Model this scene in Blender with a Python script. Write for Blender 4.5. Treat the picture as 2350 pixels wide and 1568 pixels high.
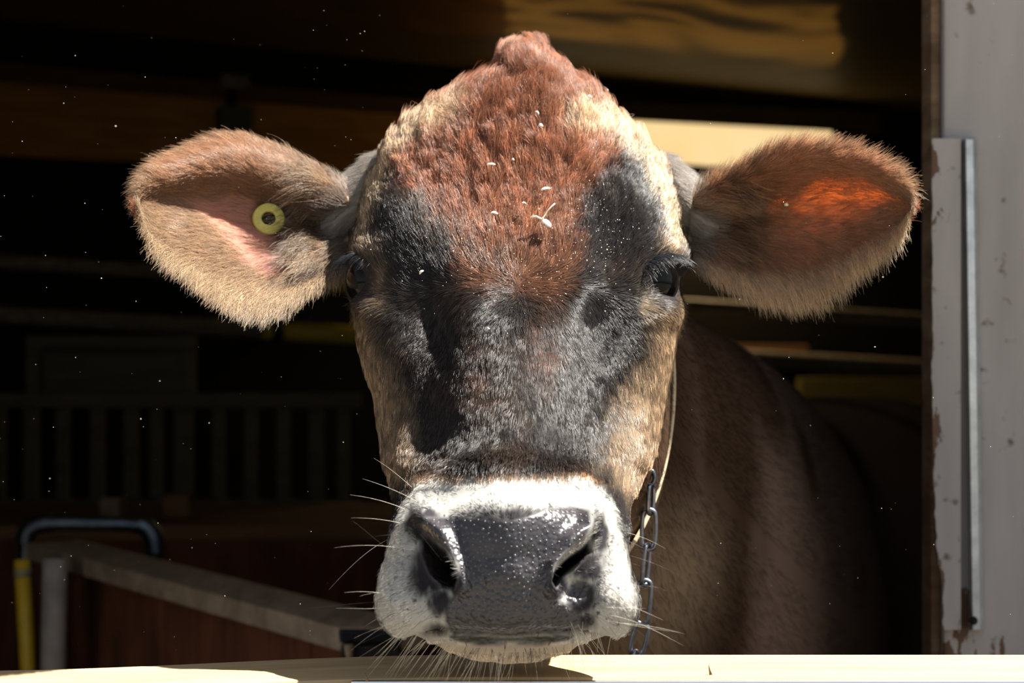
import bpy, bmesh, math
import numpy as np
from mathutils import Vector, Matrix

for o in list(bpy.data.objects):
    bpy.data.objects.remove(o)
S = bpy.context.scene
COL = S.collection
rng = np.random.default_rng(11)

# ------------------------------------------------------------------ camera, sky, sun, exposure
FPX = 5000.0                       # focal length in pixels of the 2350 px wide frame
CAMY, CAMZ = -1.5, 1.25
cam_data = bpy.data.cameras.new('camera')
cam_data.sensor_width = 36.0
cam_data.lens = FPX / 2350.0 * 36.0
cam_data.clip_start = 0.05
cam_data.dof.use_dof = True
cam_data.dof.focus_distance = 1.43
cam_data.dof.aperture_fstop = 10.0
cam = bpy.data.objects.new('camera', cam_data)
COL.objects.link(cam)
cam.location = (0, CAMY, CAMZ)
cam.rotation_euler = (math.pi / 2, 0, 0)
S.camera = cam

SUN_DIR = Vector((0.54, 0.20, 1.00)).normalized()      # towards the sun
world = bpy.data.worlds.new('sky')
S.world = world
world.use_nodes = True
wn = world.node_tree
wn.nodes.clear()
w_out = wn.nodes.new('ShaderNodeOutputWorld')
w_bg = wn.nodes.new('ShaderNodeBackground')
w_sky = wn.nodes.new('ShaderNodeTexSky')
w_sky.sky_type = 'NISHITA'
w_sky.sun_disc = False
w_sky.sun_elevation = math.asin(SUN_DIR.z)
w_sky.sun_rotation = math.atan2(SUN_DIR.x, SUN_DIR.y)
w_bg.inputs['Strength'].default_value = 0.145
w_hs = wn.nodes.new('ShaderNodeHueSaturation')
w_hs.inputs['Saturation'].default_value = 0.40
wn.links.new(w_sky.outputs[0], w_hs.inputs['Color'])
wn.links.new(w_hs.outputs[0], w_bg.inputs[0])
wn.links.new(w_bg.outputs[0], w_out.inputs[0])

sun_data = bpy.data.lights.new('sun', 'SUN')
sun_data.energy = 19.0
sun_data.angle = 0.0095
sun_data.color = (1.0, 0.955, 0.88)
sun = bpy.data.objects.new('sun', sun_data)
COL.objects.link(sun)
sun.location = (3, -3, 5)
sun.rotation_euler = SUN_DIR.to_track_quat('Z', 'Y').to_euler()

S.view_settings.view_transform = 'Standard'
S.view_settings.look = 'None'
S.view_settings.gamma = 1.0
S.view_settings.exposure = 0.30
S.view_settings.use_curve_mapping = False
S.cycles.max_bounces = 6
S.cycles.diffuse_bounces = 3
S.cycles.glossy_bounces = 3
S.cycles.transmission_bounces = 4
S.cycles.transparent_max_bounces = 8
S.cycles.sample_clamp_indirect = 4.0
S.cycles.sample_clamp_direct = 12.0

# ------------------------------------------------------------------ helpers
def U(px, py, d):
    """world point seen at pixel (px, py) at distance d along the view axis"""
    px, py, d = np.broadcast_arrays(np.asarray(px, float), np.asarray(py, float), np.asarray(d, float))
    return np.stack([(px - 1175.0) / FPX * d, CAMY + d, CAMZ - (py - 784.0) / FPX * d], -1)

def proj(P):
    d = P[..., 1] - CAMY
    return 1175 + FPX * P[..., 0] / d, 784 - FPX * (P[..., 2] - CAMZ) / d

def smooth(a, b, x):
    t = np.clip((x - a) / (b - a), 0, 1)
    return t * t * (3 - 2 * t)

_tab = np.random.default_rng(5).random(4096)
def _h(i, j, s):
    return _tab[((i * 73856093) ^ (j * 19349663) ^ (s * 83492791)) & 4095]
def vnoise(x, y, s=0):
    xi, yi = np.floor(x).astype(np.int64), np.floor(y).astype(np.int64)
    fx, fy = x - xi, y - yi
    fx, fy = fx * fx * (3 - 2 * fx), fy * fy * (3 - 2 * fy)
    a = _h(xi, yi, s) * (1 - fx) + _h(xi + 1, yi, s) * fx
    b = _h(xi, yi + 1, s) * (1 - fx) + _h(xi + 1, yi + 1, s) * fx
    return a * (1 - fy) + b * fy
def fbm(x, y, s=0, o=3):
    r, a, t = 0, 1.0, 0
    for k in range(o):
        r = r + a * vnoise(x * 2 ** k, y * 2 ** k, s + k); t += a; a *= 0.5
    return r / t

def unit(v):
    return v / np.maximum(np.linalg.norm(v, axis=-1, keepdims=True), 1e-12)

def poly_sd(x, y, pts):
    """signed distance in px to a closed polygon, positive inside"""
    pts = np.asarray(pts, float)
    best = np.full(x.shape, 1e9); ins = np.zeros(x.shape, bool)
    for a, b in zip(pts, np.roll(pts, -1, 0)):
        ex, ey = b - a
        t = np.clip(((x - a[0]) * ex + (y - a[1]) * ey) / (ex * ex + ey * ey + 1e-9), 0, 1)
        best = np.minimum(best, np.hypot(x - a[0] - t * ex, y - a[1] - t * ey))
        c = (a[1] > y) != (b[1] > y)
        xi = a[0] + (y - a[1]) / (b[1] - a[1] + 1e-12) * ex
        ins ^= c & (x < xi)
    return np.where(ins, best, -best)

def line_dist(x, y, pts):
    pts = np.asarray(pts, float); best = np.full(x.shape, 1e9)
    for a, b in zip(pts[:-1], pts[1:]):
        ex, ey = b - a
        t = np.clip(((x - a[0]) * ex + (y - a[1]) * ey) / (ex * ex + ey * ey + 1e-9), 0, 1)
        best = np.minimum(best, np.hypot(x - a[0] - t * ex, y - a[1] - t * ey))
    return best

def mesh_from(name, verts, faces, mat=None, parent=None, smooth_shade=True):
    me = bpy.data.meshes.new(name)
    me.from_pydata([tuple(v) for v in verts], [], [tuple(f) for f in faces])
    me.update()
    if smooth_shade:
        me.polygons.foreach_set('use_smooth', [True] * len(me.polygons))
    ob = bpy.data.objects.new(name, me)
    COL.objects.link(ob)
    if mat: me.materials.append(mat)
    if parent: ob.parent = parent
    return ob

def big_mesh(name, V, Q, mat=None, parent=None):
    """fast mesh from numpy verts and quads (a triangle repeats its last index)"""
    me = bpy.data.meshes.new(name)
    tri = Q[:, 2] == Q[:, 3]
    loops = np.concatenate([q[:3] if t else q for q, t in zip(Q, tri)]) if tri.any() else Q.ravel()
    n = np.where(tri, 3, 4)
    st = np.concatenate([[0], np.cumsum(n)[:-1]])
    me.vertices.add(len(V)); me.vertices.foreach_set('co', V.astype(np.float32).ravel())
    me.loops.add(len(loops)); me.loops.foreach_set('vertex_index', loops.astype(np.int32))
    me.polygons.add(len(Q)); me.polygons.foreach_set('loop_start', st.astype(np.int32))
    me.polygons.foreach_set('use_smooth', np.ones(len(Q), bool))
    me.update(calc_edges=True); me.validate()
    ob = bpy.data.objects.new(name, me); COL.objects.link(ob)
    if mat: me.materials.append(mat)
    if parent: ob.parent = parent
    return ob

def grid_quads(r, c, wrap, base=0):
    i = np.arange(r - 1)[:, None]; j = np.arange(c if wrap else c - 1)[None, :]
    j2 = (j + 1) % c
    q = np.stack(np.broadcast_arrays(i * c + j, i * c + j2, (i + 1) * c + j2, (i + 1) * c + j), -1)
    return q.reshape(-1, 4) + base

def tag(o, label, cat, group=None):
    o['label'] = label; o['category'] = cat
    if group: o['group'] = group
    return o
def thing(name, label, cat, loc, group=None):
    o = bpy.data.objects.new(name, None); COL.objects.link(o)
    o.location = loc; o.empty_display_size = 0.05
    return tag(o, label, cat, group)
def adopt(child, root):
    """parent CHILD to ROOT and keep it where it stands"""
    child.parent = root
    child.matrix_parent_inverse = Matrix.Translation(root.location).inverted()
    return child
def struct(o, label=None):
    o['kind'] = 'structure'
    if label: o['label'] = label
    return o

def slab(name, quad, thick, mat, parent=None, bevel=0.002, toward=None):
    """board: a quad of four world points extruded by THICK along its normal (towards the point TOWARD)"""
    q = [Vector(p) for p in quad]
    n = (q[1] - q[0]).cross(q[3] - q[0]).normalized()
    t = Vector(toward) if toward is not None else Vector((0, CAMY, CAMZ))
    if n.dot(t - q[0]) < 0: n = -n
    v = [p for p in q] + [p + n * thick for p in q]
    f = [(0, 1, 2, 3), (4, 5, 6, 7), (0, 1, 5, 4), (1, 2, 6, 5), (2, 3, 7, 6), (3, 0, 4, 7)]
    bm = bmesh.new()
    vs = [bm.verts.new(p) for p in v]
    for k in f: bm.faces.new([vs[i] for i in k])
    bmesh.ops.recalc_face_normals(bm, faces=bm.faces)
    if bevel: bmesh.ops.bevel(bm, geom=bm.edges[:], offset=bevel, segments=2, affect='EDGES', profile=0.6)
    me = bpy.data.meshes.new(name); bm.to_mesh(me); bm.free()
    ob = bpy.data.objects.new(name, me); COL.objects.link(ob)
    me.materials.append(mat)
    if parent: adopt(ob, parent)
    return ob

def box(name, lo, hi, mat, parent=None, bevel=0.003):
    (x0, y0, z0), (x1, y1, z1) = lo, hi
    return slab(name, [(x0, y0, z0), (x1, y0, z0), (x1, y0, z1), (x0, y0, z1)], y1 - y0, mat, parent, bevel, toward=((x0 + x1) / 2, y1 + 9, (z0 + z1) / 2))

def tube(name, pts, r, mat, parent=None, seg=14, caps=True, resample=0, closed=False):
    P = np.array([tuple(p) for p in pts], float)
    rad = np.broadcast_to(np.asarray(r, float), (len(P),)).copy()
    if resample:
        for _ in range(resample):
            Q = [P[0]]; R = [rad[0]]
            for a, b, ra, rb in zip(P[:-1], P[1:], rad[:-1], rad[1:]):
                Q += [a * .75 + b * .25, a * .25 + b * .75]; R += [ra * .75 + rb * .25, ra * .25 + rb * .75]
            Q.append(P[-1]); R.append(rad[-1]); P = np.array(Q); rad = np.array(R)
    n = len(P)
    T = unit(np.roll(P, -1, 0) - np.roll(P, 1, 0)) if closed else unit(np.gradient(P, axis=0))
    ref = np.array([0.0, 0, 1]) if abs(T[0][2]) < 0.9 else np.array([1.0, 0, 0])
    rings = []
    a = np.arange(seg) / seg * 2 * np.pi
    A = unit(np.cross(T[0], ref))
    for k in range(n):
        A = unit(A - T[k] * A.dot(T[k])); B = np.cross(T[k], A)
        rings.append(P[k] + rad[k] * (np.cos(a)[:, None] * A + np.sin(a)[:, None] * B))
    V = np.array(rings).reshape(-1, 3)
    F = [tuple(q) for q in grid_quads(n, seg, True)]
    if closed:
        F += [((n - 1) * seg + j, (n - 1) * seg + (j + 1) % seg, (j + 1) % seg, j) for j in range(seg)]
    elif caps:
        F.append(tuple(range(seg))[::-1]); F.append(tuple(range((n - 1) * seg, n * seg)))
    ob = mesh_from(name, V, F, mat)
    if parent: adopt(ob, parent)
    return ob

# ------------------------------------------------------------------ materials
def new_mat(name):
    m = bpy.data.materials.new(name); m.use_nodes = True
    nt = m.node_tree
    return m, nt, nt.nodes['Principled BSDF'], nt.nodes['Material Output']
def N(nt, kind, **kw):
    n = nt.nodes.new(kind)
    for k, v in kw.items():
        if k in n.inputs: n.inputs[k].default_value = v
        else: setattr(n, k, v)
    return n
def ramp(nt, stops):
    r = nt.nodes.new('ShaderNodeValToRGB')
    e = r.color_ramp.elements
    while len(e) < len(stops): e.new(0.5)
    for k, (p, c) in enumerate(stops):
        e[k].position = p; e[k].color = (*c, 1)
    return r

def wood(name, dark, light, scale=6.0, stretch=(1, 1, 10), rough=0.75, bump=0.3, spec=0.25):
    m, nt, b, out = new_mat(name)
    tc = N(nt, 'ShaderNodeTexCoord'); mp = N(nt, 'ShaderNodeMapping')
    mp.inputs['Scale'].default_value = stretch
    nz = N(nt, 'ShaderNodeTexNoise', Scale=scale, Detail=7.0, Roughness=0.62, Distortion=0.6)
    cr = ramp(nt, [(0.3, dark), (0.7, light)])
    bp = N(nt, 'ShaderNodeBump', Strength=bump, Distance=0.004)
    L = nt.links.new
    L(tc.outputs['Object'], mp.inputs[0]); L(mp.outputs[0], nz.inputs['Vector'])
    L(nz.outputs['Fac'], cr.inputs[0]); L(cr.outputs[0], b.inputs['Base Color'])
    L(nz.outputs['Fac'], bp.inputs['Height']); L(bp.outputs[0], b.inputs['Normal'])
    b.inputs['Roughness'].default_value = rough
    b.inputs['Specular IOR Level'].default_value = spec
    return m

def metal(name, col, rough=0.4, var=0.5, scale=40, metallic=1.0):
    m, nt, b, out = new_mat(name)
    tc = N(nt, 'ShaderNodeTexCoord')
    nz = N(nt, 'ShaderNodeTexNoise', Scale=float(scale), Detail=5.0, Roughness=0.65)
    cr = ramp(nt, [(0.3, tuple(c * (1 - var) for c in col)), (0.65, col)])
    L = nt.links.new
    L(tc.outputs['Object'], nz.inputs['Vector']); L(nz.outputs['Fac'], cr.inputs[0])
    L(cr.outputs[0], b.inputs['Base Color'])
    b.inputs['Roughness'].default_value = rough; b.inputs['Metallic'].default_value = metallic
    return m

def plain(name, col, rough=0.6, spec=0.4, var=0.15, scale=30):
    return metal(name, col, rough, var, scale, metallic=0.0)

# ------------------------------------------------------------------ the cow's head as a grid
# row table: image row, left edge, right edge, depth of the midline, of the widest line, of the back, section exponent
ROWS = np.array([
    (114,  1170, 1232, 1.640, 1.662, 1.690, 2.0),
    (121,  1150, 1254, 1.622, 1.662, 1.705, 2.0),
    (143,  1140, 1268, 1.606, 1.660, 1.730, 2.0),
    (176,  1114, 1308, 1.596, 1.655, 1.745, 2.0),
    (205,  1052, 1350, 1.590, 1.650, 1.755, 2.0),
    (243,  985,  1390, 1.583, 1.645, 1.765, 2.1),
    (270,  940,  1426, 1.578, 1.642, 1.775, 2.2),
    (310,  902,  1470, 1.570, 1.640, 1.780, 2.4),
    (370,  868,  1514, 1.556, 1.634, 1.785, 2.6),
    (440,  846,  1540, 1.538, 1.622, 1.785, 2.7),
    (500,  832,  1550, 1.520, 1.606, 1.785, 2.7),
    (560,  822,  1556, 1.500, 1.590, 1.780, 2.6),
    (610,  816,  1557, 1.484, 1.578, 1.775, 2.45),
    (660,  814,  1556, 1.468, 1.568, 1.765, 2.3),
    (720,  814,  1554, 1.450, 1.560, 1.750, 2.15),
    (780,  817,  1550, 1.432, 1.556, 1.735, 2.05),
    (850,  836,  1538, 1.410, 1.552, 1.715, 2.0),
    (920,  858,  1523, 1.389, 1.545, 1.690, 2.0),
    (1000, 871,  1510, 1.365, 1.530, 1.655, 2.05),
    (1060, 880,  1494, 1.346, 1.508, 1.620, 2.1),
    (1110, 892,  1474, 1.328, 1.470, 1.585, 2.2),
    (1160, 907,  1446, 1.308, 1.415, 1.550, 2.3),
    (1200, 908,  1432, 1.294, 1.375, 1.520, 2.5),
    (1260, 892,  1440, 1.282, 1.355, 1.485, 2.6),
    (1320, 878,  1448, 1.275, 1.347, 1.455, 2.6),
    (1380, 874,  1451, 1.274, 1.343, 1.430, 2.6),
    (1418, 880,  1447, 1.279, 1.341, 1.415, 2.6),
    (1440, 902,  1432, 1.284, 1.339, 1.405, 2.5),
    (1452, 955,  1395, 1.291, 1.338, 1.398, 2.4),
    (1470, 978,  1358, 1.298, 1.337, 1.388, 2.3),
    (1484, 1003, 1325, 1.306, 1.336, 1.375, 2.2),
    (1496, 1045, 1288, 1.314, 1.336, 1.362, 2.0),
    (1502, 1110, 1228, 1.324, 1.337, 1.352, 2.0)], float)
NR, NF, NB = 520, 420, 90
ry = np.concatenate([np.linspace(114, 130, 12)[:-1], np.linspace(130, 1492, NR - 31), np.linspace(1492, 1502, 21)[1:]])
NR = len(ry)
def rowcol(k, w=7):
    v = np.interp(ry, ROWS[:, 0], ROWS[:, k])
    ker = np.hanning(2 * w + 3)[1:-1]; ker /= ker.sum()
    pad = np.concatenate([2 * v[0] - v[w:0:-1], v, 2 * v[-1] - v[-2:-w - 2:-1]])
    return np.convolve(pad, ker, 'valid')
XL, XR, DF, DM, DB, NE = [rowcol(k)[:, None] for k in range(1, 7)]
th = np.linspace(-np.pi / 2, np.pi / 2, NF)[None, :]
# more columns in the middle of the face than a plain circle has
uf = np.sin(th) * 0.55 + th / (np.pi / 2) * 0.45
cx, hw = (XL + XR) / 2, (XR - XL) / 2
gf = 1 - np.clip(1 - np.abs(uf) ** NE, 0, 1) ** (1 / NE)
PXf = cx + hw * uf
PYf = np.broadcast_to(ry[:, None], PXf.shape)
Df = DF + (DM - DF) * gf
ub = np.sin(np.linspace(np.pi / 2, 3 * np.pi / 2, NB + 2)[1:-1])[None, :]
PXb = cx + hw * ub
Db = DM + (DB - DM) * np.sqrt(np.clip(1 - ub ** 2, 0, 1))
PXa = np.concatenate([PXf, PXb], 1); Da = np.concatenate([Df, Db], 1)
PYa = np.broadcast_to(ry[:, None], PXa.shape)
HP = U(PXa, PYa, Da)

def grid_normals(P, wrap=True):
    dr = np.gradient(P, axis=0)
    dc = (np.roll(P, -1, 1) - np.roll(P, 1, 1)) if wrap else np.gradient(P, axis=1)
    return unit(np.cross(dr, dc)), unit(dr), unit(dc)

HN, _, _ = grid_normals(HP)
if HN[NR // 2, NF // 2, 1] > 0: HN = -HN
front = np.zeros(PXa.shape); front[:, :NF] = 1.0

def G(cx_, cy_, sx, sy, rot=0.0, p=1.0):
    c, s = math.cos(math.radians(rot)), math.sin(math.radians(rot))
    dx, dy = PXa - cx_, PYa - cy_
    a, b = (dx * c + dy * s) / sx, (-dx * s + dy * c) / sy
    return np.exp(-(a * a + b * b) ** p)
def ridge(pts, w, p=1.0):
    return np.exp(-(line_dist(PXa, PYa, pts) / w) ** (2 * p))

# outward displacement in metres
D = np.zeros(PXa.shape)
# bosses over the eyes, brows, hollow of the forehead
D += 0.010 * G(915, 500, 75, 95, 12) + 0.010 * G(1462, 490, 75, 100, -12)
D += 0.009 * G(850, 590, 40, 45) + 0.010 * G(1532, 588, 42, 42)
D -= 0.007 * G(1185, 640, 120, 90)
D += 0.005 * G(1190, 300, 190, 120)
# nasal bridge and the hollows at its sides
D += 0.010 * ridge([(1185, 760), (1180, 950), (1165, 1090)], 110)
D -= 0.015 * G(985, 735, 66, 110, -8) + 0.013 * G(1396, 732, 60, 95, 8)
D -= 0.009 * G(960, 930, 62, 150, -6) + 0.009 * G(1425, 930, 60, 150, 8)
D += 0.007 * ridge([(870, 740), (905, 900), (925, 1050)], 38) + 0.007 * ridge([(1515, 740), (1490, 880), (1460, 1040)], 38)
# orbit rims
D += 0.006 * G(850, 700, 45, 28, 20) + 0.006 * G(1520, 708, 48, 28, -20)
# swell of the muzzle behind the white ring
D += 0.0045 * ridge([(930, 1200), (960, 1125), (1050, 1092), (1300, 1090), (1380, 1120), (1420, 1200)], 48)
D -= 0.0015 * ridge([(905, 1175), (945, 1095), (1050, 1055), (1310, 1055), (1400, 1090), (1440, 1175)], 30)
# nose pad
D += 0.010 * G(1165, 1215, 165, 55, 0, 1.3)
D += 0.009 * G(1163, 1310, 75, 110)
D += 0.009 * ridge([(985, 1212), (1022, 1248), (1052, 1300), (1066, 1345)], 22)
D += 0.010 * ridge([(1350, 1195), (1338, 1235), (1300, 1262), (1268, 1305), (1262, 1350)], 20)
# nostrils
NOS_L = [(966, 1226), (992, 1238), (1022, 1262), (1044, 1296), (1052, 1330), (1042, 1352), (1012, 1352), (985, 1320), (970, 1280)]
NOS_R = [(1352, 1236), (1338, 1256), (1312, 1272), (1288, 1290), (1268, 1316), (1264, 1334), (1272, 1346), (1296, 1318), (1330, 1292), (1352, 1268)]
sdL, sdR = poly_sd(PXa, PYa, NOS_L), poly_sd(PXa, PYa, NOS_R)
D -= 0.034 * smooth(-7, 34, sdL) * front + 0.036 * smooth(-7, 18, sdR) * front
# flare outside each nostril and the floor of the right one
D -= 0.010 * G(985, 1335, 40, 50, 0) + 0.008 * G(1325, 1350, 40, 45, 0)
# upper lip pads, philtrum, lower edge
D += 0.010 * G(930, 1385, 55, 75) + 0.010 * G(1405, 1385, 55, 75)
D += 0.005 * G(1165, 1410, 150, 30)
# mouth line: dark groove, lower lip behind it
MOUTH = [(930, 1462), (1010, 1452), (1070, 1456), (1165, 1460), (1260, 1457), (1330, 1455), (1395, 1462)]
D -= 0.012 * ridge(MOUTH, 9) * front
D -= 0.006 * G(1165, 1478, 130, 9)
D += 0.005 * G(1165, 1500, 120, 14)
# soft lumps of the skin and the hair lying on it
D += 0.0010 * (fbm(PXa / 45, PYa / 60, 3) - 0.5) * 2 * front
lump = smooth(560, 330, PYa)
D += lump * 0.003 * (fbm(PXa / 30, PYa / 55, 9) - 0.5) * front * 2
HP = HP + HN * (D * (0.25 + 0.75 * front))[..., None]
HN, HR, HC = grid_normals(HP)
if HN[NR // 2, NF // 2, 1] > 0: HN = -HN

def head_at(px, py, lift=0.0):
    """surface point, normal of the face at a pixel"""
    x, y = proj(HP[:, :NF])
    k = np.argmin((x - px) ** 2 + (y - py) ** 2)
    i, j = np.unravel_index(k, x.shape)
    return HP[i, j] + HN[i, j] * lift, HN[i, j], HR[i, j]

# ------------------------------------------------------------------ coat colours, a function of the place on the animal
BLACK = np.array((0.020, 0.017, 0.016)); UMBER = np.array((0.060, 0.033, 0.020)); RED = np.array((0.290, 0.118, 0.062))
FAWN = np.array((0.285, 0.200, 0.125)); CREAM = np.array((0.640, 0.480, 0.310)); WHITE = np.array((0.560, 0.545, 0.505))
GREY = np.array((0.270, 0.240, 0.210)); SLATE = np.array((0.033, 0.030, 0.033)); PINK = np.array((0.50, 0.26, 0.19))
DUN = np.array((0.185, 0.122, 0.092))

def mix(a, b, f):
    return a + (b - a) * f[..., None]

PAD = [(962, 1206), (975, 1184), (1010, 1186), (1060, 1190), (1120, 1186), (1165, 1196), (1210, 1184), (1262, 1164), (1320, 1160), (1352, 1172), (1358, 1206), (1340, 1240),
       (1300, 1266), (1272, 1300), (1262, 1345), (1282, 1382), (1330, 1402), (1338, 1440), (1310, 1456), (1165, 1462), (1040, 1458), (1020, 1425), (1026, 1385), (1046, 1362), (1062, 1340), (1052, 1296), (1016, 1252), (975, 1232)]
RING = [(938, 1140), (965, 1108), (1010, 1094), (1080, 1098), (1200, 1100), (1290, 1096), (1335, 1090), (1382, 1116), (1408, 1160), (1428, 1220), (1445, 1300), (1462, 1400), (1445, 1455), (1300, 1530), (1150, 1540), (1000, 1520), (890, 1455), (860, 1390), (874, 1300), (903, 1220), (918, 1180)]
FORE = [(1100, 90), (1300, 90), (1420, 200), (1480, 290), (1440, 345), (1385, 400), (1335, 470), (1325, 560), (1300, 640), (1240, 670), (1130, 655), (1060, 610), (1030, 540), (985, 470), (900, 420), (870, 380), (880, 300), (960, 190)]

def head_colour(x, y):
    n1 = fbm(x / 38, y / 38, 21) - 0.5; n2 = fbm(x / 12, y / 30, 33) - 0.5; n3 = fbm(x / 90, y / 90, 45) - 0.5
    c = np.broadcast_to(BLACK, x.shape + (3,)).copy()
    # brown glow on the bridge of the nose and between the eyes
    c = mix(c, UMBER, np.clip(0.10 + 1.5 * n3, 0, 0.7))
    c = mix(c, RED * 0.7, 0.35 * np.clip(np.exp(-((x - 1255) / 40) ** 2 - ((y - 800) / 60) ** 2) + np.exp(-((x - 1095) / 30) ** 2 - ((y - 850) / 50) ** 2), 0, 1) * smooth(-0.2, 0.3, n1 + 0.1))
    # fawn cheeks, shading into the dark face
    el = np.interp(y, ROWS[:, 0], ROWS[:, 1]); er = np.interp(y, ROWS[:, 0], ROWS[:, 2])
    wl = np.interp(y, [640, 760, 900, 1100, 1200], [0, 70, 110, 95, 30]); wr = np.interp(y, [560, 700, 800, 900, 1050, 1180], [50, 85, 90, 130, 150, 40])
    fl = smooth(1.15, 0.12, (x - el) / np.maximum(wl, 1) + n2 * 0.7) * smooth(660, 780, y) * smooth(1200, 1120, y)
    fr = smooth(1.15, 0.10, (er - x) / np.maximum(wr, 1) + n2 * 0.7) * smooth(640, 760, y) * smooth(1215, 1130, y)
    c = mix(c, FAWN * 0.85, np.clip(0.9 * fl, 0, 1)); c = mix(c, FAWN * 1.05, np.clip(fr, 0, 1))
    # pale inner corners under the eyes
    c = mix(c, FAWN, 0.75 * np.exp(-((x - 868) / 22) ** 2 - ((y - 665) / 55) ** 2) + 0.55 * np.exp(-((x - 840) / 40) ** 2 - ((y - 575) / 25) ** 2))
    c = mix(c, CREAM * 0.9, 0.7 * np.exp(-((x - 1478) / 18) ** 2 - ((y - 690) / 25) ** 2) + 0.55 * np.exp(-((x - 1535) / 26) ** 2 - ((y - 745) / 12) ** 2) + 0.6 * np.exp(-((x - 1545) / 30) ** 2 - ((y - 565) / 20) ** 2))
    for ex_, ey_, rx_, ry_ in ((826, 645, 44, 56), (1524, 647, 50, 52), (838, 690, 30, 16), (1522, 688, 34, 20)):
        c = mix(c, SLATE, 0.9 * np.exp(-(((x - ex_) / rx_) ** 2 + ((y - ey_) / ry_) ** 2) ** 2))
    # red forehead
    f = smooth(-22, 30, poly_sd(x, y, FORE) + 55 * n1 + 30 * n2)
    c = mix(c, RED, f)
    low = smooth(470, 660, y + 80 * n1) * f
    c = mix(c, UMBER, 0.72 * low)
    # cream band round the temples
    b1 = line_dist(x, y, [(1035, 262), (960, 300), (893, 355), (858, 425), (836, 505), (822, 570)]); b2 = line_dist(x, y, [(1345, 285), (1425, 300), (1488, 362), (1526, 440), (1545, 520), (1552, 560)])
    w1 = np.interp(y, [240, 300, 380, 470, 580], [32, 42, 26, 16, 10]); w2 = np.interp(y, [260, 310, 400, 470, 560], [36, 48, 28, 16, 10])
    c = mix(c, CREAM * 0.85, 0.80 * smooth(1.25, 0.45, b1 / w1 + 0.9 * n2 + 0.6 * n1)); c = mix(c, CREAM, 0.95 * smooth(1.25, 0.45, b2 / w2 + 0.9 * n2 + 0.6 * n1))
    # grey-brown behind that band, towards the ears
    c = mix(c, GREY, 0.8 * smooth(10, 26, np.where(x < 1180, (np.interp(y, [300, 360, 430, 510, 570], [900, 872, 832, 812, 800]) - x), x - np.interp(y, [300, 365, 440, 520, 560], [1502, 1522, 1552, 1566, 1570]))) * smooth(260, 320, y) * smooth(600, 540, y))
    # dark line round the muzzle, white ring, smoky nostril surrounds, slate pad
    sd = poly_sd(x, y, RING)
    c = mix(c, BLACK, smooth(-75, -20, sd + 25 * n2) * smooth(1060, 1140, y))
    c = mix(c, np.array((0.42, 0.24, 0.12)), 0.7 * smooth(-16, -2, sd + 8 * n2) * smooth(1120, 1090, y))
    c = mix(c, WHITE, smooth(-8, 9, sd + 18 * n2))
    smoke = np.zeros(x.shape)
    for a_, b_, sx_, sy_, k_ in ((985, 1300, 52, 85, 1.3), (1378, 1220, 26, 60, 1.2), (1350, 1300, 50, 50, 1.25), (1335, 1370, 48, 52, 1.3), (1345, 1425, 34, 32, 1.0), (1012, 1382, 44, 46, 1.05),
                                 (1165, 1188, 150, 34, 1.0), (955, 1200, 32, 60, 1.3), (985, 1182, 40, 22, 1.1), (1060, 1350, 40, 40, 1.2), (1270, 1350, 40, 40, 1.2), (1010, 1445, 45, 22, 1.0)):
        smoke = np.maximum(smoke, k_ * np.exp(-((x - a_) / sx_) ** 2 - ((y - b_) / sy_) ** 2))
    c = mix(c, SLATE * 1.2, smooth(0.30, 1.0, smoke + 0.5 * n2 + 0.3 * n1))
    c = mix(c, CREAM * 0.95, 0.7 * smooth(1462, 1492, y) * smooth(-8, 9, sd))
    # black hair roots dotted over the white
    spot = smooth(0.80, 0.86, vnoise(x / 5.0, y / 6.0, 77)) * smooth(0.5, 0.62, vnoise(x / 14.0, y / 14.0, 78))
    c = mix(c, SLATE, 0.85 * spot * smooth(6, 30, sd))
    pad = smooth(-6, 6, poly_sd(x, y, PAD))
    c = mix(c, SLATE * (1.0), pad)
    nos = np.maximum(smooth(-6, 8, poly_sd(x, y, NOS_L)), smooth(-6, 6, poly_sd(x, y, NOS_R)))
    c = mix(c, np.array((0.010, 0.008, 0.008)), nos)
    lip = smooth(-3, 6, poly_sd(x, y, [(1010, 1455), (1160, 1460), (1330, 1455), (1308, 1472), (1240, 1483), (1165, 1479), (1100, 1484), (1045, 1474)]))
    c = mix(c, np.array((0.030, 0.030, 0.024)), lip)
    return np.clip(c, 0, 1)
def wet_mask(x, y):
    return np.maximum.reduce([smooth(-4, 10, poly_sd(x, y, PAD)), smooth(-8, 4, poly_sd(x, y, NOS_L)), smooth(-8, 4, poly_sd(x, y, NOS_R)),
                              0.8 * smooth(-2, 6, poly_sd(x, y, [(1010, 1455), (1330, 1455), (1300, 1480), (1165, 1486), (1050, 1480)])),
                              0.9 * smooth(0, 14, poly_sd(x, y, [(1268, 1350), (1300, 1322), (1350, 1300), (1368, 1330), (1350, 1375), (1315, 1398), (1285, 1385)]))])

# pieces of the body: (verts, quads, colour, wet, thin)
pieces = []
def add_piece(V, Q, col, wet=None, thin=None):
    n = len(V)
    pieces.append((V, Q, np.broadcast_to(col, (n, 3)), np.zeros(n) if wet is None else wet, np.zeros(n) if thin is None else thin))
def close_grid(P, base_caps=True):
    r, c = P.shape[:2]
    V = P.reshape(-1, 3); Q = grid_quads(r, c, True)
    a, b = len(V), len(V) + 1
    V = np.concatenate([V, P[0].mean(0, keepdims=True), P[-1].mean(0, keepdims=True)])
    j = np.arange(c); j2 = (j + 1) % c
    Q = np.concatenate([Q, np.stack([j2, j, np.full(c, a), np.full(c, a)], -1), np.stack([(r - 1) * c + j, (r - 1) * c + j2, np.full(c, b), np.full(c, b)], -1)])
    return V, Q

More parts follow.
